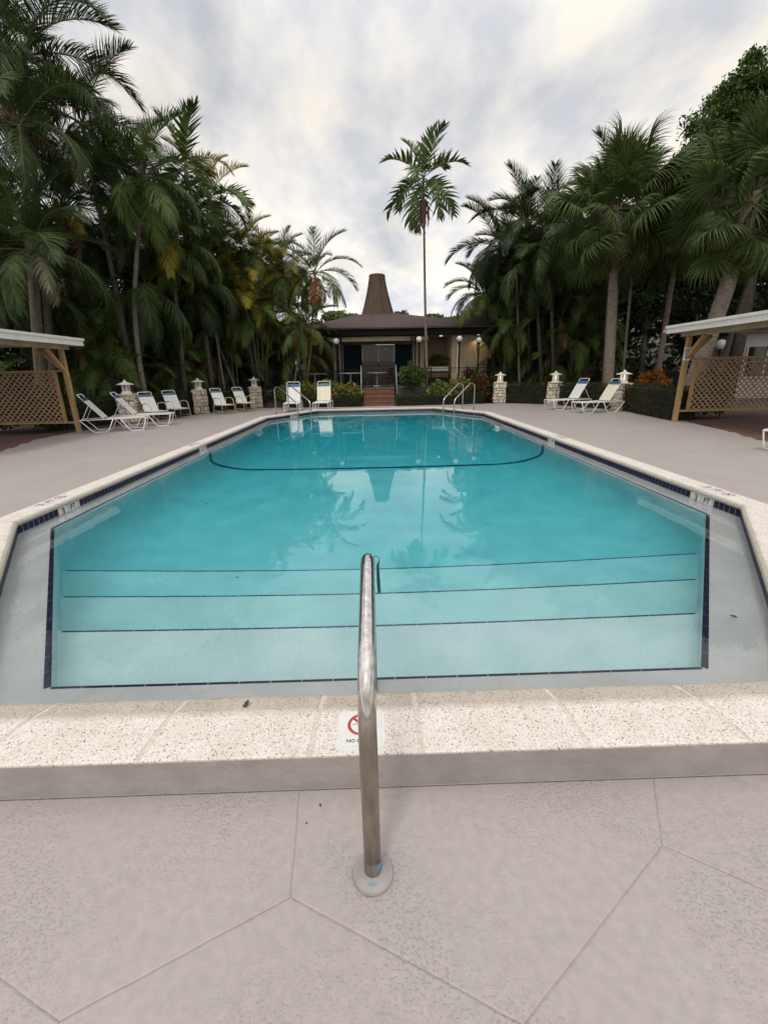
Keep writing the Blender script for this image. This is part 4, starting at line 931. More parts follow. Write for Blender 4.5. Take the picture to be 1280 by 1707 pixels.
shrub('round_bush', (1.85, 22.1, 0), .74, .56, 'leaf_m', 'round green bush on bare stems right of the iron gate', cat='bush', n=2400, size=.12, stem=.86, m2='leaf_d', f2=.35)
for X_, Y_, rx, rz_, lab in ((-3.0, 26.0, .7, .62, 'dark potted shrub left of the porch under the first globe lamp'), (3.7, 26.6, .6, .35, 'dark plant in the white planter box right of slim palm')):
    shrub('potted_shrub', (X_, Y_, .8 if X_ < 0 else 1.72), rx, rz_, 'leaf_d', lab, n=900, size=.12, stem=.1, m2='leaf_m', f2=.2)

# ------------------------------------------------------------------ terrace, steps, fence, gate
TZ = .80
MB().box((-7.5, 22.75, -.02), (7.4, 26.9, TZ)).obj('terrace', 'terrace', None, **S)
stp = root('wooden_steps', (0, 0, 0), label='brown wooden steps climbing from the deck up to iron gate', cat='steps')
for k in range(4):
    y0 = 21.42+k*.33; z = .2*(k+1)
    MB().box((-.53, y0, 0), (.98, y0+.03, z-.032)).obj('riser', 'wood_d', stp); MB().box((-.56, y0-.03, z-.03), (1.01, y0+.33, z)).obj('tread', 'wood_d' if k < 3 else 'terrace', stp)
for x in (-.60, 1.05): MB().box((x-.03, 21.4, 0), (x+.03, 22.74, .16)).obj('stringer', 'wood_d', stp)
for x in (-.62, 1.07):
    MB().tube(smooth_path([(x, 21.75, .22), (x, 21.75, 1.10), (x, 22.6, 1.85)], .08, 4), .022, 8).obj('handrail', 'frame', stp, smooth=True)
gt = root('iron_gate', (0, 0, 0), label='black iron double gate at the top of the brown steps', cat='gate')
gx0, gx1, gy, gz0, gz1 = -.50, .98, 22.62, .84, 2.0
for a, b in ((gx0, (gx0+gx1)/2-.01), ((gx0+gx1)/2+.01, gx1)):
    for z in (gz0, gz0+.12, gz1-.14, gz1): MB().box((a, gy-.012, z-.014), (b, gy+.012, z+.014)).obj('rail', 'black', gt)
    n_ = 7
    for k in range(n_+1): x = a+(b-a)*k/n_; MB().box((x-.012, gy-.012, gz0), (x+.012, gy+.012, gz1)).obj('picket', 'black', gt)
for x in (gx0-.06, gx1+.06): MB().box((x-.035, gy-.035, .0), (x+.035, gy+.035, 2.05)).obj('gate_post', 'black', gt)
for nm, (a, b) in (('black iron picket fence left of the gate', (-5.4, gx0-.1)), ('black iron picket fence right of the gate', (gx1+.1, 6.4))):
    f_ = root('picket_fence', (0, 0, 0), label=nm, cat='fence', group='iron fences along the terrace edge')
    mb = MB(); nn = int((b-a)/.10)
    for k in range(nn+1): x = a+(b-a)*k/nn; mb.box((x-.010, 22.785, TZ), (x+.010, 22.805, 1.68))
    props(mb.obj('pickets', 'black', f_), kind='stuff')
    for z in (TZ+.08, 1.68): MB().box((a, 22.78, z-.014), (b, 22.812, z+.014)).obj('rail', 'black', f_)
    for k in range(4): x = a+(b-a)*k/3; MB().box((x-.03, 22.77, TZ), (x+.03, 22.83, 1.74)).obj('post', 'black', f_)
# thin wire fences behind the hedges
for nm, pts in (('thin dark wire fence behind the left hedge', [(-13.5, 14.0), (-9.9, 16.0), (-8.4, 19.6), (-6.6, 23.2), (-5.5, 23.6)]), ('thin dark wire fence behind the right hedge', [(6.6, 23.0), (8.9, 20.6), (10.3, 16.8), (10.6, 13.5)])):
    f_ = root('wire_fence', (0, 0, 0), label=nm, cat='fence', group='wire fences behind the hedges')
    for z in (1.12, .75): MB().tube([(x, y, z) for x, y in pts], .010, 5).obj('rail', 'frame' if z > 1 and False else 'black', f_)
    for x, y in pts: MB().tube([(x, y, 0), (x, y, 1.15)], .02, 6).obj('post', 'black', f_)

# ------------------------------------------------------------------ club house
hs = root('club_house', (0, 0, 0), label='low club house with brown hip roof and tall tapered cone', cat='building')
EY = 25.0; Yw = 27.0
def wbox(nm, m, x0, y0, z0, x1, y1, z1, par=None, **k): return MB().box((x0, y0, z0), (x1, y1, z1)).obj(nm, m, par or hs, **k)
wbox('back_wall', 'cream', -2.35, Yw, TZ, -1.80, Yw+.2, 3.4); wbox('back_wall', 'cream', 2.32, Yw, TZ, 2.95, Yw+.2, 3.4); wbox('lintel', 'wood_d', -1.80, Yw-.01, 3.08, 2.32, Yw+.2, 3.4)
wbox('beam', 'cream2', -3.3, 25.45, 3.16, 3.0, 25.6, 3.37)
wbox('ceiling', 'soffit', -4.0, 25.0, 3.42, 7.0, 30, 3.46)
for x0, x1 in ((-1.79, -.66), (1.22, 2.31)):
    d_ = wbox('teal_panel', 'tealdoor', x0, Yw+.03, TZ+.02, x1, Yw+.07, 3.07)
    for q in range(3): xx = x0+(x1-x0)*q/2; wbox('mullion', 'roof_e' if q == 1 else 'frame', xx-.02, Yw+.0, TZ+.02, xx+.02, Yw+.029, 3.07, d_)
gd = wbox('glass_door', 'curtain', -.62, Yw+.05, TZ+.02, 1.18, Yw+.08, 3.02)
for xx in (-.62, .28, 1.18): wbox('door_frame', 'frame', xx-.025, Yw+.0, TZ+.02, xx+.025, Yw+.049, 3.03, gd)
wbox('door_frame', 'frame', -.62, Yw-.002, 3.02, 1.18, Yw+.05, 3.06, gd); wbox('door_notice', 'frame', .62, Yw+.035, 2.78, .82, Yw+.049, 2.86, gd)
for x in (-1.92, -1.74, 2.08, 2.26, 6.28): wbox('porch_post', 'roof_e', x-.035, 25.25, TZ, x+.035, 25.32, 3.44)
wbox('side_wall', 'ochre', -4.6, 29.2, TZ, -1.9, 29.4, 3.42); wbox('pier', 'cream2', -4.25, 26.2, TZ, -3.85, 26.6, 2.75); wbox('side_wall', 'cream', 2.9, 28.6, TZ, 4.6, 28.8, 3.42)
wbox('corner_pier', 'cream2', 4.40, 26.0, TZ, 4.72, 28.6, 3.42)
for k in range(6):
    x = 4.73+k*.29; wbox('wall_board', 'cream', x, 25.9+(.006 if k % 2 else 0), TZ, x+.284, 26.0, 3.42)
wbox('side_wall', 'cream', 6.5, 26.8, 0, 11.2, 27.0, 3.42); wbox('window', 'glassdark', 7.55, 26.76, 1.3, 8.35, 26.79, 2.9)
wn = hs.children[-1]
for z in (1.7, 2.1, 2.5): wbox('louvre_bar', 'frame', 7.55, 26.74, z, 8.35, 26.759, z+.03, wn)
wbox('left_wing_wall', 'ochre', -9.5, 27.0, 0, -4.6, 27.2, 3.3)
wbox('fascia', 'roof_e', -3.9, 24.86, 3.42, 7.1, 24.9, 3.78); wbox('gutter', 'roof', -3.95, 24.74, 3.72, 7.15, 24.859, 3.80)
wbox('soffit_band', 'roof_e', -3.9, 24.901, 3.40, 7.1, 25.4, 3.44)
wbox('planter_box', 'fascia', 3.15, 26.1, 1.55, 4.25, 26.9, 1.78); wbox('counter', 'wood_d', 3.15, 26.05, 1.20, 4.25, 26.9, 1.45); wbox('counter_base', 'tealdoor', 3.2, 26.1, TZ, 4.2, 26.9, 1.19)
# hip roof with shingle courses
def slope_course(nm, a0, a1, b0, b1, ncol=9, par=None):
    mb = MB(); a0, a1, b0, b1 = map(Vector, (a0, a1, b0, b1)); nrm_ = (a1-a0).cross(b0-a0).normalized(); nrm_ = nrm_ if nrm_.z > 0 else -nrm_
    for k in range(ncol):
        t0, t1 = k/ncol, (k+1)/ncol; p, q, r2, s2 = a0.lerp(b0, t0), a1.lerp(b1, t0), a1.lerp(b1, t1), a0.lerp(b0, t1); u = nrm_*.013
        mb.add([p, q, r2, s2, p+u, q+u, r2+u*.1, s2+u*.1], [(0, 3, 2, 1), (4, 5, 6, 7), (0, 1, 5, 4), (1, 2, 6, 5), (3, 0, 4, 7), (2, 3, 7, 6)])
    mb.obj(nm, 'roof', hs)
slope_course('roof_front', (-4.0, 24.78, 3.78), (7.2, 24.78, 3.78), (-.95, 30.0, 5.05), (1.6, 30.0, 5.05), 14)
slope_course('roof_left', (-4.0, 37, 3.78), (-4.0, 24.78, 3.78), (-.95, 32, 5.05), (-.95, 30, 5.05), 14)
slope_course('roof_right', (7.2, 24.78, 3.78), (7.2, 37, 3.78), (1.6, 30.0, 5.05), (1.6, 32.0, 5.05), 14)
slope_course('roof_back', (7.2, 37, 3.78), (-4.0, 37, 3.78), (1.6, 32, 5.05), (-.95, 32, 5.05), 10)
MB().add([(-.95, 30, 5.05), (1.6, 30, 5.05), (1.6, 32, 5.05), (-.95, 32, 5.05)], [(0, 1, 2, 3)]).obj('roof_top', 'roof', hs)
wbox('wing_ceiling', 'soffit', 4.2, 25.0, 3.47, 11.6, 36, 3.5)
slope_course('right_wing_roof', (4.6, 24.9, 3.84), (11.6, 24.9, 3.84), (6.6, 30.5, 5.45), (9.3, 30.5, 5.45), 12)
slope_course('right_wing_roof_side', (4.6, 36, 3.84), (4.6, 24.9, 3.84), (6.6, 31, 5.45), (6.6, 30.5, 5.45), 12)
slope_course('left_wing_roof', (-10.5, 26.2, 3.35), (-3.6, 26.2, 3.35), (-9, 31, 4.7), (-4.5, 31, 4.7), 12)
wbox('wing_fascia', 'roof_e', 7.16, 24.87, 3.42, 11.6, 24.91, 3.84); wbox('wing_fascia', 'roof_e', -10.5, 26.14, 3.1, -3.96, 26.18, 3.36)
# cone of weathered vertical shakes
mb = MB(); rr = random.Random(5); cx0, cy0 = .34, 31.0
def rad_(f): return .47+.60*(1-f)**1.38
nseg = 44
for q in range(nseg):
    t0, t1 = 2*math.pi*(q+.02)/nseg, 2*math.pi*(q+rr.uniform(.93, .99))/nseg; o_ = rr.uniform(.0, .035); pts_ = []; K5 = 9
    fa = 0; fb = 1-rr.uniform(0, .015)
    for i5 in range(K5):
        f_ = fa+(fb-fa)*i5/(K5-1)
        for t_ in (t0, t1): r5 = rad_(f_)+.02+o_; pts_.append((cx0+r5*math.cos(t_), cy0+r5*math.sin(t_), 5.0+2.42*f_))
    for t_ in (t0, t1): r5 = rad_(1)-.03; pts_.append((cx0+r5*math.cos(t_), cy0+r5*math.sin(t_), 5.0+2.42*fb))
    mb.add(pts_, [(2*i5, 2*i5+1, 2*i5+3, 2*i5+2) for i5 in range(K5)])
props(mb.obj('cone_shakes', 'cone', hs), kind='stuff')
MB().lathe([(1.04, 4.99), (.86, 5.5), (.67, 6.2), (.50, 6.9), (.45, 7.40), (.40, 7.43)], (cx0, cy0, 0), 28).obj('cone_core', 'cone', hs)
MB().lathe([(.49, 7.36), (.50, 7.43), (.44, 7.46)], (cx0, cy0, 0), 28).obj('cone_cap', 'trunk_g', hs)
MB().lathe([(.09, 0), (.09, .02)], (3.75, 25.9, 3.385), 14).obj('ceiling_light', 'globe_lit', hs)
MB().lathe([(.07, 0), (.07, .02)], (5.75, 25.62, 3.385), 14).obj('ceiling_light', 'globe_lit', hs)
for nm, loc, e_ in (('ceiling_lamp', (5.75, 25.62, 3.36), 22), ('ceiling_lamp', (3.75, 25.9, 3.36), 12)):
    ld = bpy.data.lights.new(nm, 'SPOT'); ld.spot_size = R(125); ld.spot_blend = .6; ld.energy = e_; ld.color = (1, .72, .38); ld.shadow_soft_size = .08; o_ = bpy.data.objects.new(nm, ld); COL.objects.link(o_); o_.location = loc

# terrace furniture
def table(x, y, rad, lab):
    r_ = root('round_table', (x, y, TZ), label=lab, cat='table', group='round white tables on the terrace')
    MB().lathe([(rad, .70), (rad, .735), (rad-.02, .745)], (0, 0, 0), 24).obj('table_top', 'tablew', r_); MB().lathe([(.22, 0), (.2, .03), (.06, .1), (.05, .6), (.12, .70)], (0, 0, 0), 14).obj('pedestal', 'tablew', r_)
table(-1.25, 24.2, .62, 'round white table between the first globe lamp and the gate'); table(.15, 25.3, .55, 'round white table behind the iron gate'); table(-3.1, 24.1, .62, 'round white table at the far left of terrace')
def bistro(x, y, rz, lab):
    r_ = root('terrace_chair', (x, y, TZ), rz, label=lab, cat='chair', group='dark chairs on the terrace')
    MB().box((-.21, -.21, .42), (.21, .21, .46)).obj('seat', 'black', r_)
    for a in (-.19, .19):
        MB().tube([(a, -.19, 0), (a, -.19, .44)], .013, 6).obj('leg', 'black', r_); MB().tube([(a, .19, 0), (a, .2, .9)], .013, 6).obj('leg', 'black', r_)
    for z in (.58, .72, .86): MB().box((-.19, .19, z), (.19, .205, z+.09)).obj('back_slat', 'black', r_)
for a in ((-2.1, 24.4, 1.4, 'dark chair left of the table beside first globe lamp'), (-1.2, 24.95, 0, 'dark chair behind the table beside first globe lamp'), (-.3, 24.2, -1.5, 'dark chair seen through the left gate leaf'), (.75, 24.5, -2.2, 'dark chair seen through the right gate leaf'), (-3.9, 24.3, 1.5, 'dark chair at the far left terrace table'), (-2.75, 24.8, -.3, 'dark chair behind the far left terrace table')): bistro(*a)
# globe lamps
def globe(x, y, z0, z, rad, lab, lit=False):
    r_ = root('globe_lamp', (x, y, z0), label=lab, cat='lamp post', group='white globe lamp posts')
    h = z-z0
    MB().lathe([(.09, 0), (.09, .04), (.045, .08), (.04, h-rad-.06), (.065, h-rad-.02), (.065, h-rad+.02)], (0, 0, 0), 12).obj('pole', 'black', r_)
    k = 9; MB().lathe([(rad*math.sin(math.pi*q/k)+.002, h-rad*math.cos(math.pi*q/k)) for q in range(k+1)], (0, 0, 0), 18).obj('globe', 'globe_lit' if lit else 'globe', r_, smooth=True)
globe(-1.83, 23.1, TZ, 3.03, .145, 'globe lamp leftmost of the four, left of the iron gate'); globe(2.27, 23.1, TZ, 3.04, .145, 'globe lamp directly left of the slim palm trunk')
globe(4.27, 23.1, TZ, 3.04, .145, 'globe lamp standing before the pale boarded wall'); globe(5.28, 23.3, TZ, 2.98, .14, 'globe lamp rightmost of the four by terrace')
globe(14.2, 18.8, 0, 2.35, .20, 'large globe lamp seen under the right shelter roof'); globe(16.6, 21.0, 0, 2.1, .15, 'smaller globe lamp seen over the right lattice')
globe(13.6, 25.5, 0, 2.2, .09, 'tiny globe lamp far behind the right hedge'); globe(-16.2, 29.0, 0, 2.7, .11, 'small lit globe lamp glowing far left among palms', True)

# ------------------------------------------------------------------ apartment buildings far behind
def apartment(nm, x0, x1, y, h, lab, wins, rot=0, roofm='roof'):
    b = root('apartment_building', (x0, y, 0), rot, label=lab, cat='building', group='pale two-storey buildings behind the trees')
    W_ = x1-x0
    MB().box((0, 0, -.05), (W_, 8, h)).obj('wall', 'bldw', b); MB().box((-.5, -.7, h), (W_+.5, 8.5, h+.25)).obj('roof', roofm, b)
    for (a, c, d, e_) in wins:
        w_ = MB().box((a, -.03, c), (d, -.005, e_)).obj('window', 'glassdark', b)
        for k in (0, .5, 1): xx = a+(d-a)*k; MB().box((xx-.035, -.07, c), (xx+.035, -.031, e_)).obj('frame', 'fascia', w_)
        MB().box((a-.05, -.08, c-.07), (d+.05, -.031, c)).obj('sill', 'fascia', w_); MB().box((a-.05, -.08, (c+e_)/2-.02), (d+.05, -.031, (c+e_)/2+.02)).obj('bar', 'fascia', w_)
    MB().box((0, -.10, 3.0), (W_, -.001, 3.2)).obj('floor_band', 'fascia', b)
    return b
apartment('r', 16.5, 40, 33.0, 6.2, 'pale two-storey building behind the trees on the right', [(a, z, a+1.5, z+1.3) for z in (.9, 4.0) for a in (1.0, 4.2, 7.4, 10.6, 13.8, 17)], R(-10))
apartment('r2', 17.6, 27, 22.0, 3.0, 'cream low wing with a row of windows behind right lattice', [(a, 1.0, a+1.7, 2.35) for a in (.3, 2.2, 4.1, 6.0)], R(-14))
apartment('l', -30, -13.5, 33.0, 6.0, 'pale building glimpsed between the palms on the left', [(a, z, a+1.5, z+1.3) for z in (.9, 4.0) for a in (1.0, 5, 9, 13)], R(6))

# ------------------------------------------------------------------ broadleaf trees
def tree(base, h, crowns, lab, m='leaf_d', m2='leaf_m', r0=.2, size=.22, dens=1500, cat='tree', group=None, lean=(0, 0)):
    rr = random.Random(lab); g = np.random.default_rng(rr.randint(0, 9999)); r_ = root('broadleaf_tree', base, label=lab, cat=cat, group=group)
    th = min(c[2] for c in crowns)*.75; d = Vector((lean[0], lean[1], th))
    MB().tube([(0, 0, -.05), d*.5+Vector((.1, 0, 0)), d], [r0*1.2, r0*.9, r0*.7], 9).obj('trunk', 'bark', r_, smooth=True)
    P1 = []; tw = MB()
    for (x, y, z, rx, rz_) in crowns:
        c = Vector((x, y, z)); md = d.lerp(c, .5)+Vector((rr.uniform(-.3, .3), rr.uniform(-.3, .3), -.2)); MB().tube([d, md, c], [r0*.55, r0*.32, r0*.1], 6).obj('limb', 'bark', r_)
        nb = int(20*rx)+16
        for _ in range(nb):
            q = g.normal(size=3); q /= np.linalg.norm(q); cc = np.array([x, y, z])+q*np.array([rx, rx, rz_])*g.uniform(.35, .95); k = int(dens*rx*rz_/nb*.75)+30
            s = rx*g.uniform(.10, .19); P1.append(cc+np.clip(g.normal(size=(k, 3)), -1.7, 1.7)*np.array([s, s, s*.75])); tw.tube([c, Vector(cc)*.6+c*.4+Vector((0, 0, -.1)), Vector(cc)], [r0*.12, r0*.08, r0*.03], 4)
    props(tw.obj('twigs', 'bark', r_), kind='stuff')
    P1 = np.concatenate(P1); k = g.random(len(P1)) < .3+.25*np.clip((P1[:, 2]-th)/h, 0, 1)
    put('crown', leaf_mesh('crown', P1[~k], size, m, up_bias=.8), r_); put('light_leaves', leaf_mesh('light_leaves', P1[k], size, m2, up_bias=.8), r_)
    return r_
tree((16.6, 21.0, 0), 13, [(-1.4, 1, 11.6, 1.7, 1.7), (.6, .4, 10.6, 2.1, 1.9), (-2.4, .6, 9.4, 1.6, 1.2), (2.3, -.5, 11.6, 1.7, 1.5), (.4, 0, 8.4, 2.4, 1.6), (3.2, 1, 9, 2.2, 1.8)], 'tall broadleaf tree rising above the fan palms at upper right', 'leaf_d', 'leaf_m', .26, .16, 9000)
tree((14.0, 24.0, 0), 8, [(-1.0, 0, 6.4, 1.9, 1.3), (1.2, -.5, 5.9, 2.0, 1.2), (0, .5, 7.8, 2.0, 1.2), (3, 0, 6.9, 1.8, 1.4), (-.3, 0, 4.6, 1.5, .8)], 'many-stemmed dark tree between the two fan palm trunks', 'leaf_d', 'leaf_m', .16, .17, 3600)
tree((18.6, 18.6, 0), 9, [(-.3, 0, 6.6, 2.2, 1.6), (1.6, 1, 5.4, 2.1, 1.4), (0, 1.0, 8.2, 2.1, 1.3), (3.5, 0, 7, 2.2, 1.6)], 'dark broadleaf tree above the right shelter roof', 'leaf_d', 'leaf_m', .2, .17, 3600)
tree((9.0, 27.5, 0), 8, [(0, 0, 6.3, 1.8, 1.4), (-1.6, 0, 5.2, 1.2, .9), (2, 0, 6.8, 2, 1.5), (1, 0, 4.6, 1.8, 1.0)], 'dark tree behind the drooping palms right of club house', 'leaf_d', 'leaf_d', .18, .2, 2600)
for (x, y, z, s, lab) in ((-3.2, 47, 7.3, 2.0, 'distant green tree top over the left roof edge'), (-7.0, 45, 6.8, 2.2, 'distant green tree left of the cone behind palm fronds'), (2.9, 50, 7.6, 1.1, 'small distant tree top just right of the cone'), (6.6, 48, 7.2, 1.5, 'distant tree top right of the slim palm trunk'), (9.2, 48, 7.6, 1.9, 'distant tree top over the right end of roof')):
    tree((x, y, 0), z, [(0, 0, z-s*.8, s, s*.8), (s*.8, 0, z-s*1.1, s*.8, s*.6), (-s*.9, 0, z-s*1.2, s*.8, s*.6)], lab, 'far', 'far', .15, .30, 8000, group='distant trees behind the club house')

# far-off dark woods that read as one mass
def woods(nm, boxes, size=.34, m='leaf_d'):
    g = np.random.default_rng(3); P1 = []
    for (x0, x1, y0, y1, z0, z1, n_) in boxes:
        nb = n_//60
        for _ in range(nb):
            c = np.array([g.uniform(x0, x1), g.uniform(y0, y1), z0+(z1-z0)*g.random()**.8]); P1.append(c+g.normal(size=(60, 3))*np.array([.55, .55, .4]))
    put(nm, leaf_mesh(nm, np.concatenate(P1), size, m, up_bias=.6), None, kind='stuff', label='dark mass of leaves closing the view behind the palms', group=None)
woods('far_woods', [(-26, -12.5, 24, 28, .2, 8.5, 26000), (-13, -8.0, 25, 27.5, .2, 7.0, 13000), (-8.2, -5.6, 25.0, 26.5, .1, 5.2, 7000), (-24, -14.5, 18, 23, .1, 9.5, 18000), (19, 34, 26, 29, 4.6, 9, 18000), (12.0, 19, 27.5, 29.5, 5.2, 8.0, 9000), (10.2, 13, 26.2, 27.6, .2, 6.6, 8000), (12.5, 21, 25.2, 26.2, .8, 4.8, 5200)])

# ------------------------------------------------------------------ palms, left side
dd = (('dead', 'x'),)
ex = ((.8, 'dead', .2),); exo = ((.3, 'areca', .12), (.7, 'orange', .12), (.85, 'dead', .25))
A_ = 'tall feather palms on the left'
palm('feather_palm', (-11.7, 16.6, 0), (-9.85, 16.2, 10.4), 'big', 17, 1.05, 'tallest feather palm at the upper left corner of photo', extra=ex, r0=.13, r1=.08, emin=-50, group=A_)
palm('feather_palm', (-11.4, 15.4, 0), (-9.75, 15.2, 8.3), 'big', 15, .95, 'feather palm with pale crownshaft just inside the left edge', extra=ex, r0=.12, r1=.075, shaft=1.1, emin=-30, az0=40, tm='trunk_p', group=A_)
palm('feather_palm', (-9.6, 18.5, 0), (-9.6, 18.2, 9.7), 'big', 16, .98, 'tall palm with long curling fronds against the sky', extra=ex, r0=.12, r1=.07, emin=-45, az0=80, group=A_)
palm('feather_palm', (-10.9, 14.9, 0), (-9.9, 14.8, 5.1), 'big', 15, .92, 'palm with broad arching fronds above the left shelter roof', extra=((.85, 'pale', .8),), r0=.11, r1=.07, emin=-30, az0=10, group=A_)
palm('feather_palm', (-13.4, 16.2, 0), (-12.7, 16.0, 6.6), 'big', 14, .95, 'feather palm half outside the left edge of photo', extra=ex, r0=.12, r1=.08, az0=15, group=A_)
palm('feather_palm', (-9.0, 18.0, 0), (-7.75, 18.0, 8.0), 'mid', 15, 1.05, 'leaning ringed palm with pale crownshaft left of centre', extra=ex, r0=.10, r1=.065, shaft=.9, bend=(-.5, 0), tm='trunk_p', emin=-45, az0=60, group=A_)
palm('feather_palm', (-8.9, 22.0, 0), (-7.6, 21.8, 9.8), 'xmas', 12, 1.0, 'highest yellow-green palm top left of the open sky', r0=.09, r1=.055, shaft=.8, emin=-40, az0=20, group=A_, extra=((.0, 'areca', .4),))
palm('feather_palm', (-7.6, 22.4, 0), (-6.85, 22.2, 8.9), 'xmas', 12, 1.0, 'second yellow-green palm top, below and right of the highest', r0=.09, r1=.055, shaft=.8, emin=-45, az0=75, group=A_, extra=((.0, 'areca', .5),))
palm('feather_palm', (-10.3, 19.5, 0), (-8.9, 19.3, 4.9), 'big', 14, .9, 'drooping dark palm behind the nearest left lantern', extra=ex, r0=.11, r1=.08, emin=-60, group=A_)
palm('feather_palm', (-7.7, 21.8, 0), (-7.5, 21.2, 5.4), 'big', 14, .85, 'drooping dark palm behind the middle left pillar', extra=ex, r0=.12, r1=.09, emin=-60, az0=33, group=A_)
palm('feather_palm', (-12.3, 18.6, 0), (-10.9, 18.4, 7.4), 'big', 15, .95, 'dark palm filling the gap beneath the tallest left crown', extra=exo, r0=.12, r1=.08, emin=-55, az0=100, group=A_)
palm('feather_palm', (-11.4, 20.5, 0), (-9.7, 20.3, 7.3), 'big', 15, .95, 'dark palm behind the leaning ringed trunk', extra=exo, r0=.11, r1=.08, emin=-55, az0=140, group=A_)
palm('feather_palm', (-8.3, 20.0, 0), (-7.9, 19.8, 6.6), 'mid', 14, 1.0, 'mid-height palm right of the leaning ringed trunk', extra=exo, r0=.1, r1=.07, emin=-60, az0=210, group=A_)
palm('feather_palm', (-9.7, 23.4, 0), (-8.5, 23.2, 7.6), 'mid', 15, 1.1, 'dark palm below the highest yellow-green palm top', extra=ex, r0=.1, r1=.07, emin=-60, az0=250, group=A_)
palm('feather_palm', (-12.8, 17.4, 0), (-12.0, 17.2, 4.4), 'big', 13, .9, 'low dark palm behind the left shelter roof edge', extra=ex, r0=.12, r1=.08, emin=-40, az0=55, group=A_)
palm('feather_palm', (-11.2, 22, 0), (-10.2, 22, 9.2), 'big', 14, .9, 'dark palm crown behind the curling fronds of upper left', extra=ex, r0=.12, r1=.08, emin=-50, az0=5, group=A_)
palm('low_date_palm', (-8.9, 20.9, 0), (-8.85, 20.9, 1.75), 'cycad', 26, 1.25, 'low bushy dark palm behind the hedge left of middle pillar', r0=.16, r1=.16, emin=-25, cat='palm tree')
palm('low_date_palm', (-10.2, 17.9, 0), (-10.1, 17.9, 1.5), 'cycad', 22, 1.2, 'low bushy palm behind the nearest left lantern', r0=.16, r1=.16, emin=-25, az0=30, cat='palm tree')
clump((-5.9, 23.6, 0), [(-.3, .2, 7.2), (.5, -.2, 6.0), (-1.0, 0, 6.3), (-.4, -.5, 5.0), (1.2, .1, 6.3), (.1, -.6, 4.2), (-1.3, .4, 6.9), (.9, .5, 4.9), (.3, .1, 6.7)], 'areca', 14, 1.0, 'golden areca palm clump behind the farthest left pillar', extra=((.0, 'arecag', .3), (.8, 'orange', .25)))
clump((-4.4, 24.2, 0), [(0, 0, 6.6), (.7, .2, 5.6), (-.6, -.3, 5.4), (.3, -.5, 4.4), (-.2, .3, 6.1), (1.0, -.2, 3.4), (.5, -.3, 2.4)], 'areca', 12, .95, 'dense areca clump beside the club house left end', extra=((.0, 'arecag', .55), (.75, 'orange', .3)))
clump((-7.2, 23.4, 0), [(0, 0, 6.6), (.5, -.2, 5.4), (-.7, .3, 7.0), (.2, -.4, 4.3), (-.4, -.2, 5.8)], 'arecag', 9, 1.0, 'dark green areca clump behind the armchairs', extra=((.0, 'areca', .3), (.75, 'dead', .3)), emin=-30)
palm('areca_palm', (-3.6, 22.9, 0), (-2.62, 22.7, 5.95), 'arecag', 13, .98, 'single palm arching its fronds toward the cone', r0=.06, r1=.045, tm='cane', emin=-50, az0=15, extra=((.8, 'orange', .8),), shaft=.5, bend=(.1, 0))
palm('areca_palm', (-4.2, 22.7, 0), (-3.35, 22.4, 3.6), 'arecag', 10, .8, 'low palm shoot in front of the club house left end', r0=.05, r1=.04, tm='cane', emin=-50, az0=75, extra=((.7, 'orange', .5),))

# slim palm in the middle
palm('slim_palm', (2.72, 23.0, 0), (2.42, 23.0, 9.75), 'xmas', 13, 1.08, 'slim solitary palm with pink fruit, standing against open sky', r0=.07, r1=.045, tm='trunk_p', shaft=.7, emin=-48, az0=12, fruit=1, bend=(-.04, 0))
# ------------------------------------------------------------------ palms, right side
fanpalm((9.35, 17.9, 0), (8.85, 18.0, 7.05), 84, 1.12, 'large fan palm with thick straight trunk behind the right pillars', r0=.21)
fanpalm((10.1, 14.6, 0), (10.95, 14.4, 6.2), 72, .98, 'fan palm with thick leaning trunk behind the right shelter', r0=.25, bend=(.15, 0))
fanpalm((12.3, 19.6, 0), (12.1, 19.4, 7.0), 50, 1.0, 'fan palm crown between the two thick trunks', r0=.12)
B_ = 'feather palms on the right'
palm('feather_palm', (7.3, 24.6, 0), (6.35, 24.4, 7.3), 'big', 16, .92, 'drooping feather palm at the left end of the right grove', extra=ex, r0=.1, r1=.06, emin=-62, az0=20, group=B_)
palm('feather_palm', (8.3, 24.0, 0), (7.45, 23.8, 8.0), 'big', 16, .92, 'highest drooping feather palm in the right grove', extra=ex, r0=.1, r1=.06, emin=-60, az0=70, group=B_)
palm('feather_palm', (7.0, 25.4, 0), (5.85, 25.2, 5.3), 'mid', 15, 1.0, 'lower feather palm overhanging the club house roof', extra=(), r0=.09, r1=.06, emin=-22, az0=45, group=B_)
palm('feather_palm', (9.0, 22.4, 0), (8.0, 22.2, 7.2), 'big', 15, .9, 'feather palm just left of the large fan palm', extra=ex, r0=.1, r1=.06, emin=-60, az0=110, group=B_)
palm('feather_palm', (8.6, 22.9, 0), (7.6, 22.7, 6.3), 'big', 15, .9, 'mid-height dark palm inside the right grove', extra=ex, r0=.1, r1=.07, emin=-60, az0=150, group=B_)
palm('feather_palm', (10.9, 21.4, 0), (10.3, 21.2, 7.9), 'big', 15, .9, 'dark feather palm behind the large fan palm', extra=ex, r0=.1, r1=.07, emin=-55, az0=200, group=B_)
palm('feather_palm', (6.75, 23.9, 0), (6.85, 23.7, 3.7), 'mid', 12, .85, 'short palm with green trunk before the right roof end', extra=(), r0=.08, r1=.07, emin=-55, az0=0, shaft=.8, group=B_)
palm('feather_palm', (8.4, 24.8, 0), (8.6, 24.8, 5.2), 'big', 13, .85, 'low dark palm in shade behind the tall hedge', extra=ex, r0=.09, r1=.07, emin=-60, az0=280, group=B_)
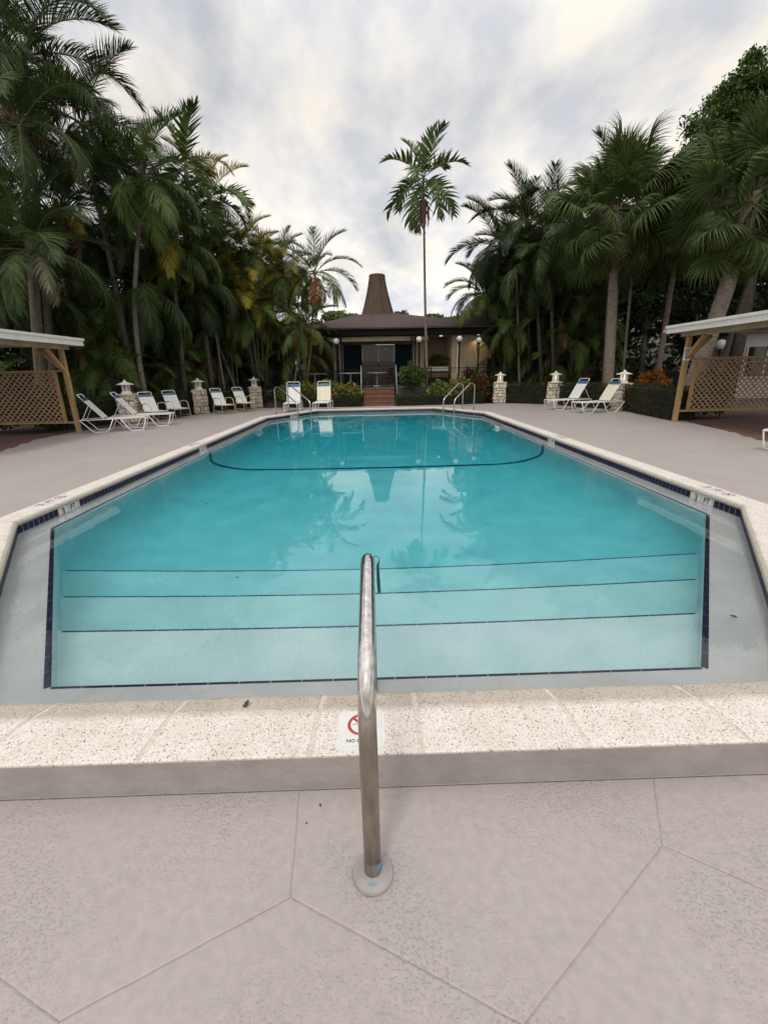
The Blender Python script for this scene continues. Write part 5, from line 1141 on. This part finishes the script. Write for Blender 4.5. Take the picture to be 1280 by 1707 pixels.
palm('feather_palm', (10.9, 24.8, 0), (10.6, 24.8, 6.6), 'big', 14, .95, 'dark palm behind the thick straight trunk', extra=ex, r0=.1, r1=.07, emin=-60, az0=320, group=B_)
palm('feather_palm', (12.5, 16.6, 0), (13.4, 16.5, 7.4), 'mid', 14, 1.0, 'feather palm with drooping fronds at the upper right edge', extra=(), r0=.1, r1=.07, emin=-55, az0=30, group=B_)
# bare thin trunks standing in the shade
for k, (x, y, x2, z, lab) in enumerate(((7.55, 23.3, 6.9, 6.5, 'thin slanting bare trunk behind the tall right hedge'), (9.4, 23.6, 9.6, 7, 'thin upright bare trunk left of the thick straight one'), (10.6, 19.2, 10.3, 6, 'stubby bare trunk right of the thick straight one'), (-6.7, 23.0, -8.3, 5.5, 'thin bare trunk slanting left behind the armchairs'), (-7.25, 22.2, -7.4, 5, 'bare trunk just right of the middle left pillar'))):
    palm('bare_palm', (x, y, 0), (x2, y, z), 'big', 7, .8, lab, r0=.06, r1=.045, tm='trunk_p', emin=0, az0=k*60, group='thin bare palm trunks in the shade')

C_ = 'dark areca clumps closing the gaps between trunks'
for x, y, fam_, tops, lab in (
    (-11.2, 18.8, 'arecag', 3.6, 'dark areca clump behind the left shelter post'), (-9.9, 21.8, 'arecag', 4.4, 'dark areca clump behind the nearest left lantern'), (-12.8, 20.5, 'arecag', 5.2, 'dark areca clump far left behind the shelter roof'),
    (-8.4, 23.6, 'arecag', 4.6, 'dark areca clump behind the middle left pillar'), (-10.6, 24, 'mid', 6.6, 'tall dark clump deep behind the leaning ringed trunk'), (-6.6, 24.9, 'arecag', 5.2, 'dark clump between the golden areca and the armchairs'),
    (7.9, 25.6, 'arecag', 4.0, 'dark areca clump behind the tall right hedge'), (10.2, 23.2, 'arecag', 4.6, 'dark clump left of the thick straight trunk'), (9.2, 25.6, 'mid', 6.2, 'tall dark clump in the middle of the right grove')):
    clump((x, y, 0), [(.0, .0, tops), (.8, -.2, tops*.78), (-.9, .1, tops*.84), (.4, -.5, tops*.55), (-.5, -.4, tops*.6), (1.1, .2, tops*.42), (-1.1, -.2, tops*.38)], fam_, 9, 1.1, lab, extra=((.75, 'dead', .25),), r=.04, group=C_, emin=-35)

# wind-blown bits
bit = MB(); bit.v = [(0, -.5, .0), (.28, -.1, .12), (.2, .3, .08), (0, .55, .16), (-.22, .2, .1), (-.26, -.15, .04)]; bit.f = [(0, 1, 2, 3), (0, 3, 4, 5)]
bme = bit.mesh('fallen_leaf', M['leaf_litter_m'] if 'leaf_litter_m' in M else bpy.data.materials['leaf_litter'])
for (x, y, z, sc_, rz_, lab) in ((-.235, 1.20, .001, .014, .3, 'tiny dark seed on deck left of the rail by the riser'), (-.275, 1.135, .001, .010, 1.1, 'tiny dark seed lying on the joint left of the rail'), (-2.1, 5.2, WZ, .04, .4, 'small leaf floating left of the reflected palm crown'), (2.9, 3.6, WZ, .035, 2.0, 'small leaf floating above the right end of the steps'), (2.2, 2.35, WZ, .05, .9, 'thin dark leaf floating near the lower right basin corner'), (-1.1, 3.1, WZ, .03, 1.9, 'small leaf floating above the middle of first step'), (3.05, 2.98, CT-.01, .05, .2, 'reddish petal on the right coping edge'), (-1.4, 8.5, WZ, .05, .7, 'leaf floating just before the dark curved pool line')):
    put('fallen_leaf', bme, None, loc=(x, y, z), rot=(0, 0, rz_), scale=sc_, label=lab, cat='leaf', group='fallen leaves and seeds')
